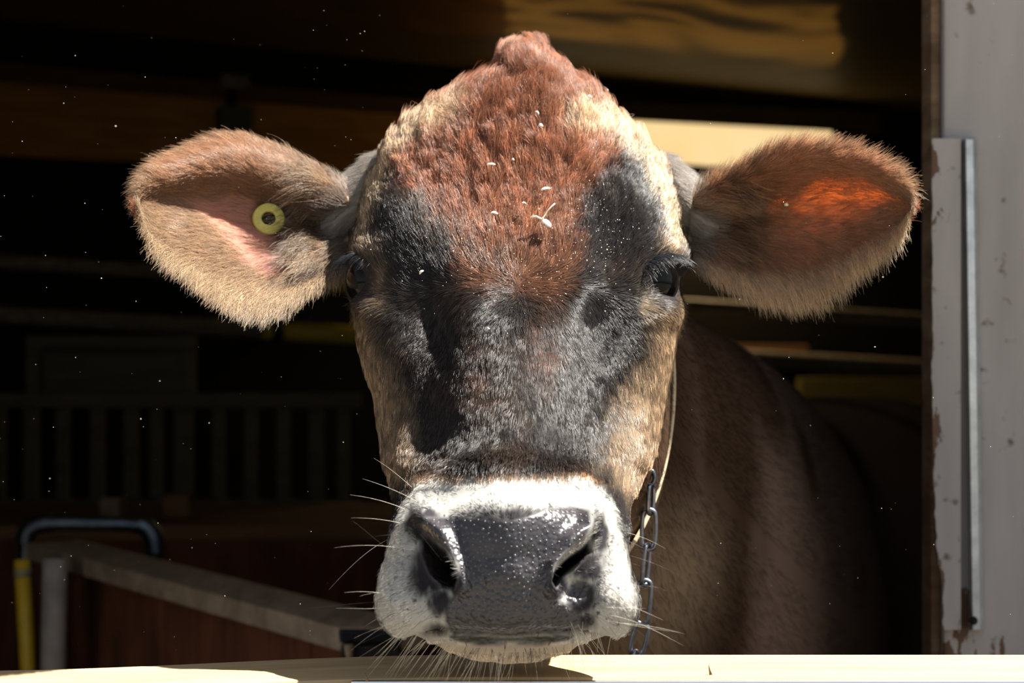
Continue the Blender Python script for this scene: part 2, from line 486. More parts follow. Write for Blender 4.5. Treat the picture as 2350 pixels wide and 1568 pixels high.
hx, hy = proj(HP)
hcol = head_colour(hx, hy)
bk = (1 - front)[..., None] * smooth(0.02, 0.08, (Da - DM))[..., None]
hcol = hcol * (1 - bk) + FAWN * 0.8 * bk
wet = wet_mask(hx, hy) * front
hcol_skin = np.clip(hcol * (0.55 + 0.4 * wet[..., None]), 0, 1)
V, Q = close_grid(HP)
add_piece(V, Q, np.concatenate([hcol_skin.reshape(-1, 3), hcol_skin[0, :1], hcol_skin[-1, :1]]), np.concatenate([wet.ravel(), [0, 0]]))

# ------------------------------------------------------------------ ears
EAR_L = dict(
    top=[(800, 440), (767, 418), (709, 388), (647, 352), (586, 326), (540, 318), (494, 326), (433, 350), (372, 376), (334, 406), (317, 440), (313, 470)],
    low=[(800, 610), (775, 640), (724, 662), (663, 692), (612, 704), (556, 698), (494, 668), (427, 618), (380, 584), (350, 552), (325, 512), (313, 470)])
EAR_R = dict(
    top=[(1590, 448), (1626, 422), (1694, 393), (1740, 363), (1786, 344), (1832, 337), (1893, 341), (1970, 360), (2026, 384), (2068, 413), (2090, 440), (2097, 471)],
    low=[(1575, 593), (1600, 613), (1640, 630), (1694, 644), (1755, 657), (1817, 663), (1874, 648), (1920, 626), (1966, 590), (2022, 557), (2070, 520), (2097, 471)])
def resamp(pts, n):
    p = np.array(pts, float)
    for _ in range(2):
        q = [p[0]]
        for a, b in zip(p[:-1], p[1:]): q += [a * .75 + b * .25, a * .25 + b * .75]
        q.append(p[-1]); p = np.array(q)
    s = np.concatenate([[0], np.cumsum(np.hypot(*np.diff(p, axis=0).T))]); s /= s[-1]
    t = np.linspace(0, 1, n)
    return np.stack([np.interp(t, s, p[:, 0]), np.interp(t, s, p[:, 1])], -1)
NS, NT = 120, 110
def ear_grid(E, side, d_base, d_tip, bowl, hook):
    T, Lw = resamp(E['top'], NS), resamp(E['low'], NS)
    t = np.linspace(-1, 1, NT)[None, :]            # -1 lower edge, 1 upper edge
    t = np.sign(t) * (1 - (1 - np.abs(t)) ** 1.25)
    s = np.linspace(0, 1, NS)[:, None]
    w = (t + 1) / 2
    px = Lw[:, :1] * (1 - w) + T[:, :1] * w; py = Lw[:, 1:] * (1 - w) + T[:, 1:] * w
    dep = d_base + (d_tip - d_base) * s
    tt = [-1, -.7, -.35, 0, .25, .45, .62, .8, .92, 1]
    pr = [-.004, .010, .026, .038, .036, .020, .004, .001, .008, .020] if side == 0 else [.0, .018, .034, .044, .046, .038, .022, .006, .002, .006]
    pf_ = np.interp(np.linspace(-1, 1, 201), tt, pr); ker = np.hanning(31); ker /= ker.sum()
    pf_ = np.convolve(np.concatenate([np.full(15, pf_[0]), pf_, np.full(15, pf_[-1])]), ker, 'valid')
    d = dep + np.interp(t, np.linspace(-1, 1, 201), pf_) * np.interp(s, [0, 0.12, 0.5, 0.8, 1.0], [0.7, 1.0, 1.0, 0.7, 0.15]) * bowl - hook * (t if side == 1 else -t) * np.sin(np.pi * np.clip(s * .9 + .05, 0, 1))
    d = d + 0.004 * (fbm(px / 40, py / 40, 61 + side) - 0.5) * (1 - np.abs(t) ** 4)
    Pf = U(px, py, d)
    thick = 0.0015 + 0.006 * (1 - np.abs(t) ** 3) * np.ones_like(s)
    Pb = U(px, py, d + thick)
    return Pf, Pb, s * np.ones_like(t), t * np.ones_like(s), px, py
ears = []
PXE = {}
for E, side, args in ((EAR_L, 0, (1.600, 1.510, 1.0, 0.046)), (EAR_R, 1, (1.592, 1.545, 1.0, 0.014))):
    Pf, Pb, s, t, px, py = ear_grid(E, side, *args)
    ring = np.concatenate([Pf, Pb[:, ::-1]], 1)
    V, Q = close_grid(ring)
    if side == 0:
        cavity = poly_sd(px, py, [(420, 452), (540, 440), (600, 455), (640, 520), (700, 590), (740, 610), (700, 650), (620, 655), (555, 610), (500, 540)])
        ec = mix(np.broadcast_to(FAWN, px.shape + (3,)).copy(), PINK, smooth(-15, 25, cavity))
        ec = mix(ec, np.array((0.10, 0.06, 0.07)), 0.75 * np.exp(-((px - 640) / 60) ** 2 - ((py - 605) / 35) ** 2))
    else:
        cavity = poly_sd(px, py, [(1700, 600), (1780, 480), (1850, 380), (1960, 380), (2040, 430), (2020, 520), (1940, 600), (1830, 660), (1740, 650)])
        ec = mix(np.broadcast_to(FAWN, px.shape + (3,)).copy(), PINK * np.array((1.0, 0.8, 0.7)), smooth(-15, 25, cavity))
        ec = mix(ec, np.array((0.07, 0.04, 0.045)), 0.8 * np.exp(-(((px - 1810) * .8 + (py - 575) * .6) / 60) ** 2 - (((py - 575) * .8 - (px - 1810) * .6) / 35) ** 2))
    bc = np.broadcast_to(RED * 0.9, ec.shape)
    colr = np.concatenate([ec, bc], 1).reshape(-1, 3)
    colr = np.concatenate([colr, colr[:1], colr[-1:]])
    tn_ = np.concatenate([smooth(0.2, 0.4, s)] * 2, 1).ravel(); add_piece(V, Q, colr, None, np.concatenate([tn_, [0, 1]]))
    ears.append((Pf, Pb, s, t, px, py))
# stems of the ears, short cones from the skull
def cone_loft(centres, radii, seg=48, col=GREY, n=40):
    C = np.array(centres); R = np.array(radii)
    k = np.linspace(0, 1, len(C)); q = np.linspace(0, 1, n)
    C = np.stack([np.interp(q, k, C[:, i]) for i in range(3)], -1); R = np.stack([np.interp(q, k, R[:, i]) for i in range(2)], -1)
    a = np.arange(seg) / seg * 2 * np.pi
    return C, R, a
stems = []
for side, rows in ((0, [(905, 430, 1.655, 92, .045), (850, 448, 1.655, 92, .043), (800, 480, 1.648, 84, .038), (765, 505, 1.640, 78, .032), (735, 520, 1.638, 60, .022)]),
                   (1, [(1480, 430, 1.655, 92, .045), (1535, 448, 1.655, 92, .043), (1580, 480, 1.648, 88, .038), (1615, 505, 1.640, 82, .032), (1650, 520, 1.638, 60, .022)])):
    r = np.array(rows); q = np.linspace(0, 1, 44); k = np.linspace(0, 1, len(r))
    r = np.stack([np.interp(q, k, r[:, i]) for i in range(5)], -1)
    a = (np.arange(60) / 60 * 2 * np.pi)[None, :]
    P = U(r[:, :1] + 0 * a, r[:, 1:2] - r[:, 3:4] * np.sin(a), r[:, 2:3] - r[:, 4:5] * np.cos(a))
    if side == 1: P = P[:, ::-1]
    stems.append(P)
    V, Q = close_grid(P)
    add_piece(V, Q, GREY * 0.9)

# ------------------------------------------------------------------ neck, trunk, legs
SP = np.array([   # x, distance, z, half width, half height
    (0.035, 1.56, 1.235, 0.060, 0.080), (0.042, 1.66, 1.200, 0.076, 0.130), (0.050, 1.78, 1.160, 0.100, 0.170), (0.075, 1.95, 1.095, 0.135, 0.205),
    (0.112, 2.15, 1.010, 0.190, 0.270), (0.152, 2.40, 0.935, 0.222, 0.325), (0.210, 2.65, 0.870, 0.280, 0.320), (0.330, 2.95, 0.830, 0.355, 0.330),
    (0.450, 3.30, 0.825, 0.365, 0.330), (0.540, 3.60, 0.860, 0.315, 0.300), (0.600, 3.82, 0.890, 0.230, 0.250), (0.640, 3.95, 0.915, 0.110, 0.140)])
q = np.linspace(0, 1, 150); k = np.linspace(0, 1, len(SP))
def cub(v):
    m = np.gradient(v, k); r = np.empty_like(q)
    i = np.clip(np.searchsorted(k, q, 'right') - 1, 0, len(k) - 2); h = k[1] - k[0]; t = (q - k[i]) / h
    return (2 * t**3 - 3 * t**2 + 1) * v[i] + (t**3 - 2 * t**2 + t) * h * m[i] + (-2 * t**3 + 3 * t**2) * v[i + 1] + (t**3 - t**2) * h * m[i + 1]
sp = np.stack([cub(SP[:, i]) for i in range(5)], -1)
C = np.stack([sp[:, 0], CAMY + sp[:, 1], sp[:, 2]], -1)
T = unit(np.gradient(C, axis=0)); T[:, 2] *= 0.35; T = unit(T)
A = unit(np.cross(T, np.array([0, 0, 1.0]))); B = np.cross(A, T)
a = np.arange(120) / 120 * 2 * np.pi
ca, sa = np.cos(a), np.sin(a)
ex = 0.86
cs = np.sign(ca) * np.abs(ca) ** ex; ss = np.sign(sa) * np.abs(sa) ** ex
TP = C[:, None] + sp[:, 3:4, None] * cs[None, :, None] * A[:, None] + sp[:, 4:5, None] * ss[None, :, None] * B[:, None]
# shoulder blade, hip bone and belly swell
def swell(P, c, r, amp):
    dlt = P - np.array(c); w = np.exp(-(np.linalg.norm(dlt / np.array(r), axis=-1)) ** 2)
    n, _, _ = grid_normals(P)
    cen = P.mean(1, keepdims=True); n = np.where(((P - cen) * n).sum(-1, keepdims=True) < 0, -n, n)
    return P + n * (amp * w)[..., None]
TP = swell(TP, (0.35, CAMY + 2.35, 0.92), (0.12, 0.18, 0.25), 0.035)
TP = swell(TP, (0.85, CAMY + 3.55, 1.02), (0.15, 0.2, 0.15), 0.03)
x, y = proj(TP)
tc = np.broadcast_to(DUN * 0.75, TP.shape).copy()
tc = mix(tc, UMBER * 0.8, smooth(0.42, 0.62, fbm(TP[..., 0] * 9 + TP[..., 1] * 3, TP[..., 2] * 4, 91)))
tc = mix(tc, FAWN * 0.9, smooth(0.42, 0.25, TP[..., 1]) * smooth(1.16, 1.05, TP[..., 2]))
V, Q = close_grid(TP)
add_piece(V, Q, np.concatenate([tc.reshape(-1, 3), tc[0, :1], tc[-1, :1]]))
def leg_piece(pts):
    p = np.array(pts, float); qn = np.linspace(0, 1, 60); kk = np.linspace(0, 1, len(p))
    p = np.stack([np.interp(qn, kk, p[:, i]) for i in range(5)], -1)
    for i in range(5): p[1:-1, i] = (p[:-2, i] + 2 * p[1:-1, i] + p[2:, i]) / 4
    a = np.arange(36) / 36 * 2 * np.pi
    P = np.stack([p[:, :1] + p[:, 3:4] * np.cos(a), p[:, 1:2] + p[:, 4:5] * np.sin(a), p[:, 2:3] + 0 * a], -1)
    V, Q = close_grid(P)
    z = V[:, 2]
    c = mix(mix(np.broadcast_to(DUN * 0.6, V.shape).copy(), BLACK, smooth(0.5, 0.2, z)), np.array((0.05, 0.045, 0.04)), smooth(0.075, 0.07, z))
    add_piece(V, Q, c)
for dx in (-0.13, 0.13):
    X, Y = 0.15 + dx, CAMY + 2.38
    leg_piece([(X, Y, .86, .07, .13), (X, Y + .01, .70, .065, .10), (X, Y + .02, .55, .05, .065), (X, Y + .0, .42, .047, .055), (X, Y, .36, .05, .055), (X, Y + .01, .28, .033, .036),
               (X, Y + .015, .17, .03, .034), (X, Y, .11, .042, .045), (X, Y - .02, .07, .045, .055), (X, Y - .03, .0, .058, .072)])
    X, Y = 0.57 + dx * 1.2, CAMY + 3.66
    leg_piece([(X, Y, .92, .09, .20), (X, Y - .04, .75, .085, .17), (X, Y - .05, .62, .06, .10), (X, Y + .04, .50, .042, .06), (X, Y + .10, .42, .04, .052), (X, Y + .08, .34, .036, .045),
               (X, Y + .06, .18, .032, .036), (X, Y + .045, .11, .042, .045), (X, Y + .02, .07, .045, .055), (X, Y + .01, .0, .058, .072)])

# ------------------------------------------------------------------ eyes: eyeballs and lids
EYES = []
for side, (px, py), axis in ((0, (826, 643), (-0.66, -0.75, 0.03)), (1, (1524, 645), (0.66, -0.75, 0.03))):
    P, Nn, _ = head_at(px, py)
    ax = unit(np.array(axis)); r = 0.0225
    c = P - ax * r * 0.78
    up = np.array([0, 0, 1.0]); tilt = np.radians(-14 if side == 0 else 14)
    e1 = unit(np.cross(up, ax)); e2 = np.cross(ax, e1)
    e1, e2 = e1 * math.cos(tilt) + e2 * math.sin(tilt), e2 * math.cos(tilt) - e1 * math.sin(tilt)
    EYES.append((c, ax, e1, e2, r))
    psi = (np.arange(96) / 96 * 2 * np.pi)[None, :]
    up_v, lo_v = np.radians(42), np.radians(50)
    ce, se = np.cos(psi), np.sin(psi)
    open_h = np.radians(np.where(ce * (1 if side else -1) > 0, 82.0, 58.0))
    v = np.where(se > 0, up_v, lo_v)
    phi0 = 1 / (np.abs(ce / open_h) ** 1.7 + np.abs(se / v) ** 1.7) ** (1 / 1.7)
    f = np.linspace(0, 1, 26)[:, None]
    phi = phi0 + (np.radians(112) - phi0) * f
    rad = r * (1.015 + 0.085 * smooth(0, 0.14, f) - 0.02 * smooth(0.14, 0.4, f) - 0.10 * smooth(0.5, 1, f))
    rad = rad + r * 0.03 * np.sin(f * 30) * np.exp(-f * 5) * (se > -0.2)
    dirs = ax * np.cos(phi)[..., None] + (e1 * ce[..., None] + e2 * se[..., None]) * np.sin(phi)[..., None]
    outer = c + dirs * rad[..., None]
    inner = c + dirs * (r * 0.985)
    ringp = np.concatenate([outer, inner[::-1]], 0)            # rows: outer out, inner back
    Vv = ringp.reshape(-1, 3); Qq = grid_quads(len(ringp), 96, True)
    last = (len(ringp) - 1) * 96
    Qq = np.concatenate([Qq, np.stack([last + np.arange(96), last + (np.arange(96) + 1) % 96, (np.arange(96) + 1) % 96, np.arange(96)], -1)])
    add_piece(Vv, Qq, np.array((0.018, 0.016, 0.016)), np.full(len(Vv), 0.35))

# ------------------------------------------------------------------ body material and mesh
m_body, nt, b, out = new_mat('hide')
L = nt.links.new
at = N(nt, 'ShaderNodeAttribute', attribute_name='coat'); aw = N(nt, 'ShaderNodeAttribute', attribute_name='wet'); an = N(nt, 'ShaderNodeAttribute', attribute_name='thin')
L(at.outputs['Color'], b.inputs['Base Color'])
tc = N(nt, 'ShaderNodeTexCoord')
vor = N(nt, 'ShaderNodeTexVoronoi', Scale=330.0, Randomness=0.8); vor.feature = 'SMOOTH_F1'; vor.inputs['Smoothness'].default_value = 0.35
L(tc.outputs['Object'], vor.inputs['Vector'])
inv = N(nt, 'ShaderNodeMath', operation='SUBTRACT'); inv.inputs[0].default_value = 1.0; L(vor.outputs['Distance'], inv.inputs[1])
nzb = N(nt, 'ShaderNodeTexNoise', Scale=420.0, Detail=3.0); L(tc.outputs['Object'], nzb.inputs['Vector'])
add = N(nt, 'ShaderNodeMath', operation='MULTIPLY_ADD'); add.inputs[1].default_value = 0.35; L(nzb.outputs['Fac'], add.inputs[0]); L(inv.outputs[0], add.inputs[2])
bmp = N(nt, 'ShaderNodeBump', Distance=0.0016); L(add.outputs[0], bmp.inputs['Height']); sxyz = N(nt, 'ShaderNodeSeparateXYZ'); L(tc.outputs['Object'], sxyz.inputs[0])
rz = N(nt, 'ShaderNodeMapRange'); rz.inputs['From Min'].default_value = 1.128; rz.inputs['From Max'].default_value = 1.095; rz.inputs['To Min'].default_value = 0.30; rz.inputs['To Max'].default_value = 1.0; L(sxyz.outputs['Z'], rz.inputs['Value'])
rm = N(nt, 'ShaderNodeMath', operation='MULTIPLY'); L(rz.outputs[0], rm.inputs[0]); L(aw.outputs['Fac'], rm.inputs[1]); L(rm.outputs[0], bmp.inputs['Strength'])
L(bmp.outputs[0], b.inputs['Normal'])
mr = N(nt, 'ShaderNodeMapRange'); mr.inputs['To Min'].default_value = 0.9; mr.inputs['To Max'].default_value = 0.27
L(aw.outputs['Fac'], mr.inputs['Value']); L(mr.outputs[0], b.inputs['Roughness'])
ms = N(nt, 'ShaderNodeMapRange'); ms.inputs['To Min'].default_value = 0.04; ms.inputs['To Max'].default_value = 0.42
L(aw.outputs['Fac'], ms.inputs['Value']); L(ms.outputs[0], b.inputs['Specular IOR Level'])
tr = N(nt, 'ShaderNodeBsdfTranslucent'); tr.inputs['Color'].default_value = (1.0, 0.42, 0.12, 1)
mx = N(nt, 'ShaderNodeMixShader'); mf = N(nt, 'ShaderNodeMath', operation='MULTIPLY'); mf.inputs[1].default_value = 0.46
L(an.outputs['Fac'], mf.inputs[0]); L(mf.outputs[0], mx.inputs[0]); L(b.outputs[0], mx.inputs[1]); L(tr.outputs[0], mx.inputs[2]); L(mx.outputs[0], out.inputs['Surface'])

cow = thing('cow', 'brown cow with dark face and white-ringed muzzle looking over the timber sill', 'cow', (0.15, CAMY + 2.4, 0))
offs = np.cumsum([0] + [len(p[0]) for p in pieces])
VV = np.concatenate([p[0] for p in pieces]); QQ = np.concatenate([p[1] + o for p, o in zip(pieces, offs)])
body = big_mesh('body', VV, QQ, m_body)
adopt(body, cow)
me = body.data
bm = bmesh.new(); bm.from_mesh(me); bmesh.ops.recalc_face_normals(bm, faces=bm.faces); bm.to_mesh(me); bm.free()
ca_ = me.attributes.new('coat', 'FLOAT_COLOR', 'POINT')
cc = np.concatenate([p[2] for p in pieces]); ca_.data.foreach_set('color', np.concatenate([cc, np.ones((len(cc), 1))], 1).astype(np.float32).ravel())
for nm, ix in (('wet', 3), ('thin', 4)):
    at_ = me.attributes.new(nm, 'FLOAT', 'POINT'); at_.data.foreach_set('value', np.concatenate([p[ix] for p in pieces]).astype(np.float32))

# beads of moisture on the nose pad
bx, by = proj(HP[:, :NF]); pm = poly_sd(bx, by, PAD)
cand = np.argwhere((pm > 5) & (by < 1400) & (poly_sd(bx, by, NOS_L) < -4) & (poly_sd(bx, by, NOS_R) < -4))
rng.shuffle(cand); kept = []
for i_, j_ in cand:
    p_ = np.array((bx[i_, j_], by[i_, j_])); gap = 10.5 + 4 * _h(int(i_) // 9, int(j_) // 9, 3)
    if all(abs(p_[0] - q_[0]) > gap or abs(p_[1] - q_[1]) > gap or np.hypot(*(p_ - q_[:2])) > gap for q_ in kept): kept.append((p_[0], p_[1], i_, j_))
th_, ph_ = np.meshgrid(np.linspace(0.0, 1.45, 5), np.arange(8) / 8 * 2 * np.pi, indexing='ij')
bv_, bq_ = [], []
for k_, (px, py, i_, j_) in enumerate(kept):
    r_ = rng.uniform(.00060, .00095) * (0.75 if py > 1330 else 1.0); n_ = HN[i_, j_]; u_ = unit(np.cross(n_, np.array((0, 0, 1.0)))); v_ = np.cross(n_, u_)
    bv_.append((HP[i_, j_] - n_ * r_ * .35 + r_ * (np.cos(th_)[..., None] * n_ * .9 + np.sin(th_)[..., None] * (np.cos(ph_)[..., None] * u_ + np.sin(ph_)[..., None] * v_))).reshape(-1, 3))
    bq_.append(grid_quads(5, 8, True, k_ * 40))
m_bead = plain('moist skin bead', (0.075, 0.068, 0.072), 0.30, 1.0, var=.1)
beads = big_mesh('moisture_beads', np.concatenate(bv_), np.concatenate(bq_), m_bead); adopt(beads, cow); beads['kind'] = 'stuff'

# eyeballs
def eye_material(ax, name):
    m, nt, b, out = new_mat(name)
    tc = N(nt, 'ShaderNodeTexCoord'); L = nt.links.new
    sep = N(nt, 'ShaderNodeSeparateXYZ'); L(tc.outputs['Object'], sep.inputs[0])
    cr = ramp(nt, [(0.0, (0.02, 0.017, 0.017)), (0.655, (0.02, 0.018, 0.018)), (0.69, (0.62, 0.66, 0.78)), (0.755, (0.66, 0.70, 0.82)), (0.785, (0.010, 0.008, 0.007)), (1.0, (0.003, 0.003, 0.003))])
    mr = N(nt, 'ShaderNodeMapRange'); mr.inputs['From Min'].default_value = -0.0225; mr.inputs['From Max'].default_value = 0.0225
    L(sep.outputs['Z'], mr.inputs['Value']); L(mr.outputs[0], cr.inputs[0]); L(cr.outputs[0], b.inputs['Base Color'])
    b.inputs['Roughness'].default_value = 0.06; b.inputs['Specular IOR Level'].default_value = 0.13
    return m
m_eye = eye_material(None, 'eye')
for c, ax, e1, e2, r in EYES:
    bm = bmesh.new(); bmesh.ops.create_uvsphere(bm, u_segments=48, v_segments=32, radius=r)
    for v in bm.verts:
        if v.co.z > r * 0.72: v.co *= 1 + 0.10 * ((v.co.z / r - 0.72) / 0.28) ** 0.8 * 0.6
    for f in bm.faces: f.smooth = True
    me = bpy.data.meshes.new('eyeball'); bm.to_mesh(me); bm.free(); me.materials.append(m_eye)
    ob = bpy.data.objects.new('eyeball', me); COL.objects.link(ob)
    M = Matrix(((e1[0], e2[0], ax[0], c[0]), (e1[1], e2[1], ax[1], c[1]), (e1[2], e2[2], ax[2], c[2]), (0, 0, 0, 1)))
    ob.parent = cow
    ob.matrix_basis = Matrix.Translation(-cow.location) @ M

# ------------------------------------------------------------------ fur
def fur_mat(name, rough=0.30, refl=1.0):
    m = bpy.data.materials.new(name); m.use_nodes = True; nt = m.node_tree; nt.nodes.clear()
    out = nt.nodes.new('ShaderNodeOutputMaterial'); at = N(nt, 'ShaderNodeAttribute', attribute_name='tint')
    L = nt.links.new
    b = nt.nodes.new('ShaderNodeBsdfPrincipled')
    L(at.outputs['Color'], b.inputs['Base Color'])
    b.inputs['Roughness'].default_value = rough; b.inputs['Specular IOR Level'].default_value = 0.38 * refl
    tr = nt.nodes.new('ShaderNodeBsdfTranslucent'); L(at.outputs['Color'], tr.inputs['Color'])
    mx = nt.nodes.new('ShaderNodeMixShader'); mx.inputs[0].default_value = 0.32
    L(b.outputs[0], mx.inputs[1]); L(tr.outputs[0], mx.inputs[2]); L(mx.outputs[0], out.inputs['Surface'])
    return m
m_fur = fur_mat('fur'); m_whisk = fur_mat('whisker', 0.3)

def curves_object(name, pts, radius_root, tint, mat, parent, taper=0.25):
    """pts: strands x points x 3"""
    n, k = pts.shape[:2]
    cv = bpy.data.hair_curves.new(name)
    cv.add_curves([k] * n)
    cv.attributes['position'].data.foreach_set('vector', pts.astype(np.float32).ravel())
    ra = cv.attributes.get('radius') or cv.attributes.new('radius', 'FLOAT', 'POINT')
    prof = 1 - (1 - taper) * np.linspace(0, 1, k) ** 1.5
    ra.data.foreach_set('value', (np.broadcast_to(np.asarray(radius_root), (n,))[:, None] * prof[None, :]).astype(np.float32).ravel())
    ti = cv.attributes.new('tint', 'FLOAT_COLOR', 'CURVE')
    ti.data.foreach_set('color', np.concatenate([np.clip(tint, 0, 1), np.ones((n, 1))], 1).astype(np.float32).ravel())
    cv.materials.append(mat)
    ob = bpy.data.objects.new(name, cv); COL.objects.link(ob)
    adopt(ob, parent)
    return ob

def sample_grid(P, dens, n, wrap=False):
    """n random places on a grid, weighted by area and density"""
    r, c = P.shape[:2]
    e1 = P[1:, :-1] - P[:-1, :-1]; e2 = P[:-1, 1:] - P[:-1, :-1]
    w = np.linalg.norm(np.cross(e1, e2), axis=-1) * dens[:-1, :-1]
    cw = np.cumsum(w.ravel()); k = np.searchsorted(cw, rng.random(n) * cw[-1]); k = np.minimum(k, len(cw) - 1)
    i, j = np.divmod(k, c - 1)
    return i, j, rng.random(n), rng.random(n)
def bil(F, i, j, a, b):
    if F.ndim == 3: a, b = a[:, None], b[:, None]
    return F[i, j] * (1 - a) * (1 - b) + F[i + 1, j] * a * (1 - b) + F[i, j + 1] * (1 - a) * b + F[i + 1, j + 1] * a * b

def strands(root, d0, nrm, length, lift, curl, k=5, grav=0.0, clump=None):
    """bent strands: start along d0 + lift*n, settle along d0"""
    n = len(root); pts = np.empty((n, k, 3)); pts[:, 0] = root
    step = (length / (k - 1))[:, None]
    side = np.cross(d0, nrm); ph = rng.random(n) * 6.28
    for q_ in range(1, k):
        f = q_ / (k - 1)
        dd = d0 + nrm * (lift * (1.25 - 1.1 * f))[:, None] + side * (curl * np.sin(ph + 2.2 * f))[:, None]
        dd[:, 2] -= grav * f
        pts[:, q_] = pts[:, q_ - 1] + unit(dd) * step
    return pts

# --- face and skull
FW = slice(0, NF)
Ph, Nh, Rh, Ch = HP[:, FW], HN[:, FW], HR[:, FW], HC[:, FW]
x, y = proj(Ph)
rightward = np.where((Ch[..., 0] < 0)[..., None], -Ch, Ch)
wetm = wet_mask(x, y)
eye_gap = np.maximum(np.exp(-(((x - 826) / 40) ** 2 + ((y - 645) / 46) ** 2) ** 2), np.exp(-(((x - 1524) / 46) ** 2 + ((y - 646) / 44) ** 2) ** 2))
dens = np.clip(1 - 1.15 * wetm, 0, 1) * (1 - np.clip(eye_gap * 1.3, 0, 1)) * (1 - np.exp(-(line_dist(x, y, MOUTH) / 7) ** 2))
dens *= 1 - np.clip(smooth(-14, 0, np.maximum(poly_sd(x, y, NOS_L), poly_sd(x, y, NOS_R))), 0, 1)
dens *= 1 + 1.8 * np.exp(-((x - 1392) / 55) ** 2 - ((y - 735) / 90) ** 2) + 1.8 * np.exp(-((x - 985) / 60) ** 2 - ((y - 735) / 100) ** 2)
dens *= np.interp(y, [96, 300, 600, 1100, 1500], [1.25, 1.2, 1.0, 1.1, 1.3])
def face_fur(n, w_um, extra=None, len_mul=1.0, lift_mul=1.0):
    i, j, a, b = sample_grid(Ph, dens if extra is None else dens * extra, n)
    P = bil(Ph, i, j, a, b); nn = unit(bil(Nh, i, j, a, b)); dn = unit(bil(Rh, i, j, a, b)); rt = unit(bil(rightward, i, j, a, b))
    X, Y = proj(P)
    # flow: a whorl between the eyes; hair runs up above it and down and outwards below it
    wx, wy = X - 1185, Y - 655
    up = smooth(30, -70, wy - 0.12 * np.abs(wx))
    ang_dn = np.arctan2(wx * 0.9, 170 + np.abs(wy) * 2.2)
    vx = np.sin(ang_dn) * (1 - up) + up * np.clip(wx / 420, -0.65, 0.65) * smooth(150, 420, Y) * 0.9
    vy = np.cos(ang_dn) * (1 - up) - up * 1.0
    rad = np.exp(-((wx / 110) ** 2 + (wy / 70) ** 2))
    vx = vx * (1 - rad) + rad * wx / (np.hypot(wx, wy) + 20); vy = vy * (1 - rad) + rad * wy / (np.hypot(wx, wy) + 20)
    # muzzle: hair fans away from the nose pad
    mz = smooth(1085, 1130, Y) * smooth(-10, 20, poly_sd(X, Y, RING))
    fx, fy = X - 1165, Y - 1300
    fl = np.hypot(fx, fy) + 1
    vx = vx * (1 - mz) + mz * fx / fl; vy = vy * (1 - mz) + mz * (fy / fl * 0.8 + 0.25)
    t1 = fbm(X / 26, Y / 26, 101) - 0.5; t2 = fbm(X / 9, Y / 14, 131) - 0.5
    shag = smooth(700, 420, Y)                        # long coarse hair on the forehead and poll
    ang = np.arctan2(vx, vy) + (t1 * (0.8 + 1.0 * shag) + t2 * (0.4 + 0.7 * shag)) + rng.normal(0, 0.13, n) + rng.normal(0, 1.1, n) * np.exp(-((wx / 45) ** 2 + (wy / 35) ** 2))
    d0 = dn * np.cos(ang)[:, None] + rt * np.sin(ang)[:, None]
    ln = np.interp(Y, [90, 170, 300, 460, 620, 720, 1050, 1110, 1300, 1500], [.026, .022, .019, .015, .012, .010, .009, .0075, .006, .005]) * len_mul * rng.uniform(0.6, 1.15, n)
    temple = np.minimum(line_dist(X, Y, [(1035, 262), (895, 360), (835, 510), (822, 600)]), line_dist(X, Y, [(1345, 285), (1485, 365), (1540, 520), (1550, 600)]))
    ln *= np.where(Y > 420, 1 - 0.35 * np.exp(-(temple / 60) ** 2), 1)
    sink = np.exp(-((Y - 1050) / 42) ** 2) * smooth(230, 150, np.abs(X - 1170)) + 0.8 * np.exp(-((X - 1392) / 60) ** 2 - ((Y - 775) / 75) ** 2) + 0.8 * np.exp(-((X - 985) / 60) ** 2 - ((Y - 785) / 80) ** 2) + 0.5 * np.exp(-((X - 1185) / 110) ** 2 - ((Y - 690) / 60) ** 2)
    lift = (0.16 + 0.30 * shag + 0.25 * smooth(200, 110, Y) + 0.38 * sink) * lift_mul * rng.uniform(0.5, 1.4, n)
    pts = strands(P - nn * 0.0006, d0, nn, ln, lift, 0.12 + 0.30 * shag, k=6)
    # locks: pull the tips of neighbouring strands together
    for cw_, ch_, pull in ((5.0, 15.0, 0.42 + 0.18 * shag), (19.0, 34.0, 0.03 + 0.20 * shag)):
        ca_, sa_ = np.cos(ang), np.sin(ang)
        key = (np.floor(X / cw_ + 1.2 * t1) * 4099 + np.floor(Y / ch_ + 1.0 * t2 + _h(np.floor(X / cw_).astype(np.int64), 0 * X.astype(np.int64), 7))).astype(np.int64)
        uq, invk = np.unique(key, return_inverse=True)
        cnt = np.bincount(invk)
        cen = np.stack([np.bincount(invk, pts[:, -1, q_]) for q_ in range(3)], -1) / cnt[:, None]
        tip = pts[:, -1].copy()
        for q_ in range(1, 6):
            pts[:, q_] += (cen[invk] - tip) * (pull * (q_ / 5) ** 1.2)[:, None]
        if cw_ < 6: uq5, invk5 = uq, invk
    jit = np.where((Y > 1070) | (Y < 250), 4.0, 11.0)
    col = head_colour(X + rng.normal(0, 1, n) * jit, Y + rng.normal(0, 1, n) * jit)
    v = rng.lognormal(0, 0.34, n)[:, None] * (1 + 0.5 * (t2[:, None]))
    col = col * v
    pale = rng.random(n) < 0.05
    col[pale] = col[pale] * 2.2 + 0.02
    lockv = np.random.default_rng(3).lognormal(0, .30, len(uq5))[invk5][:, None]
    col *= lockv
    return pts, rng.uniform(0.75, 1.2, n) * w_um * 1e-6, col
pts, rad, colr = face_fur(250000, 112)
curves_object('coat_hair', pts, rad, colr, m_fur, cow)

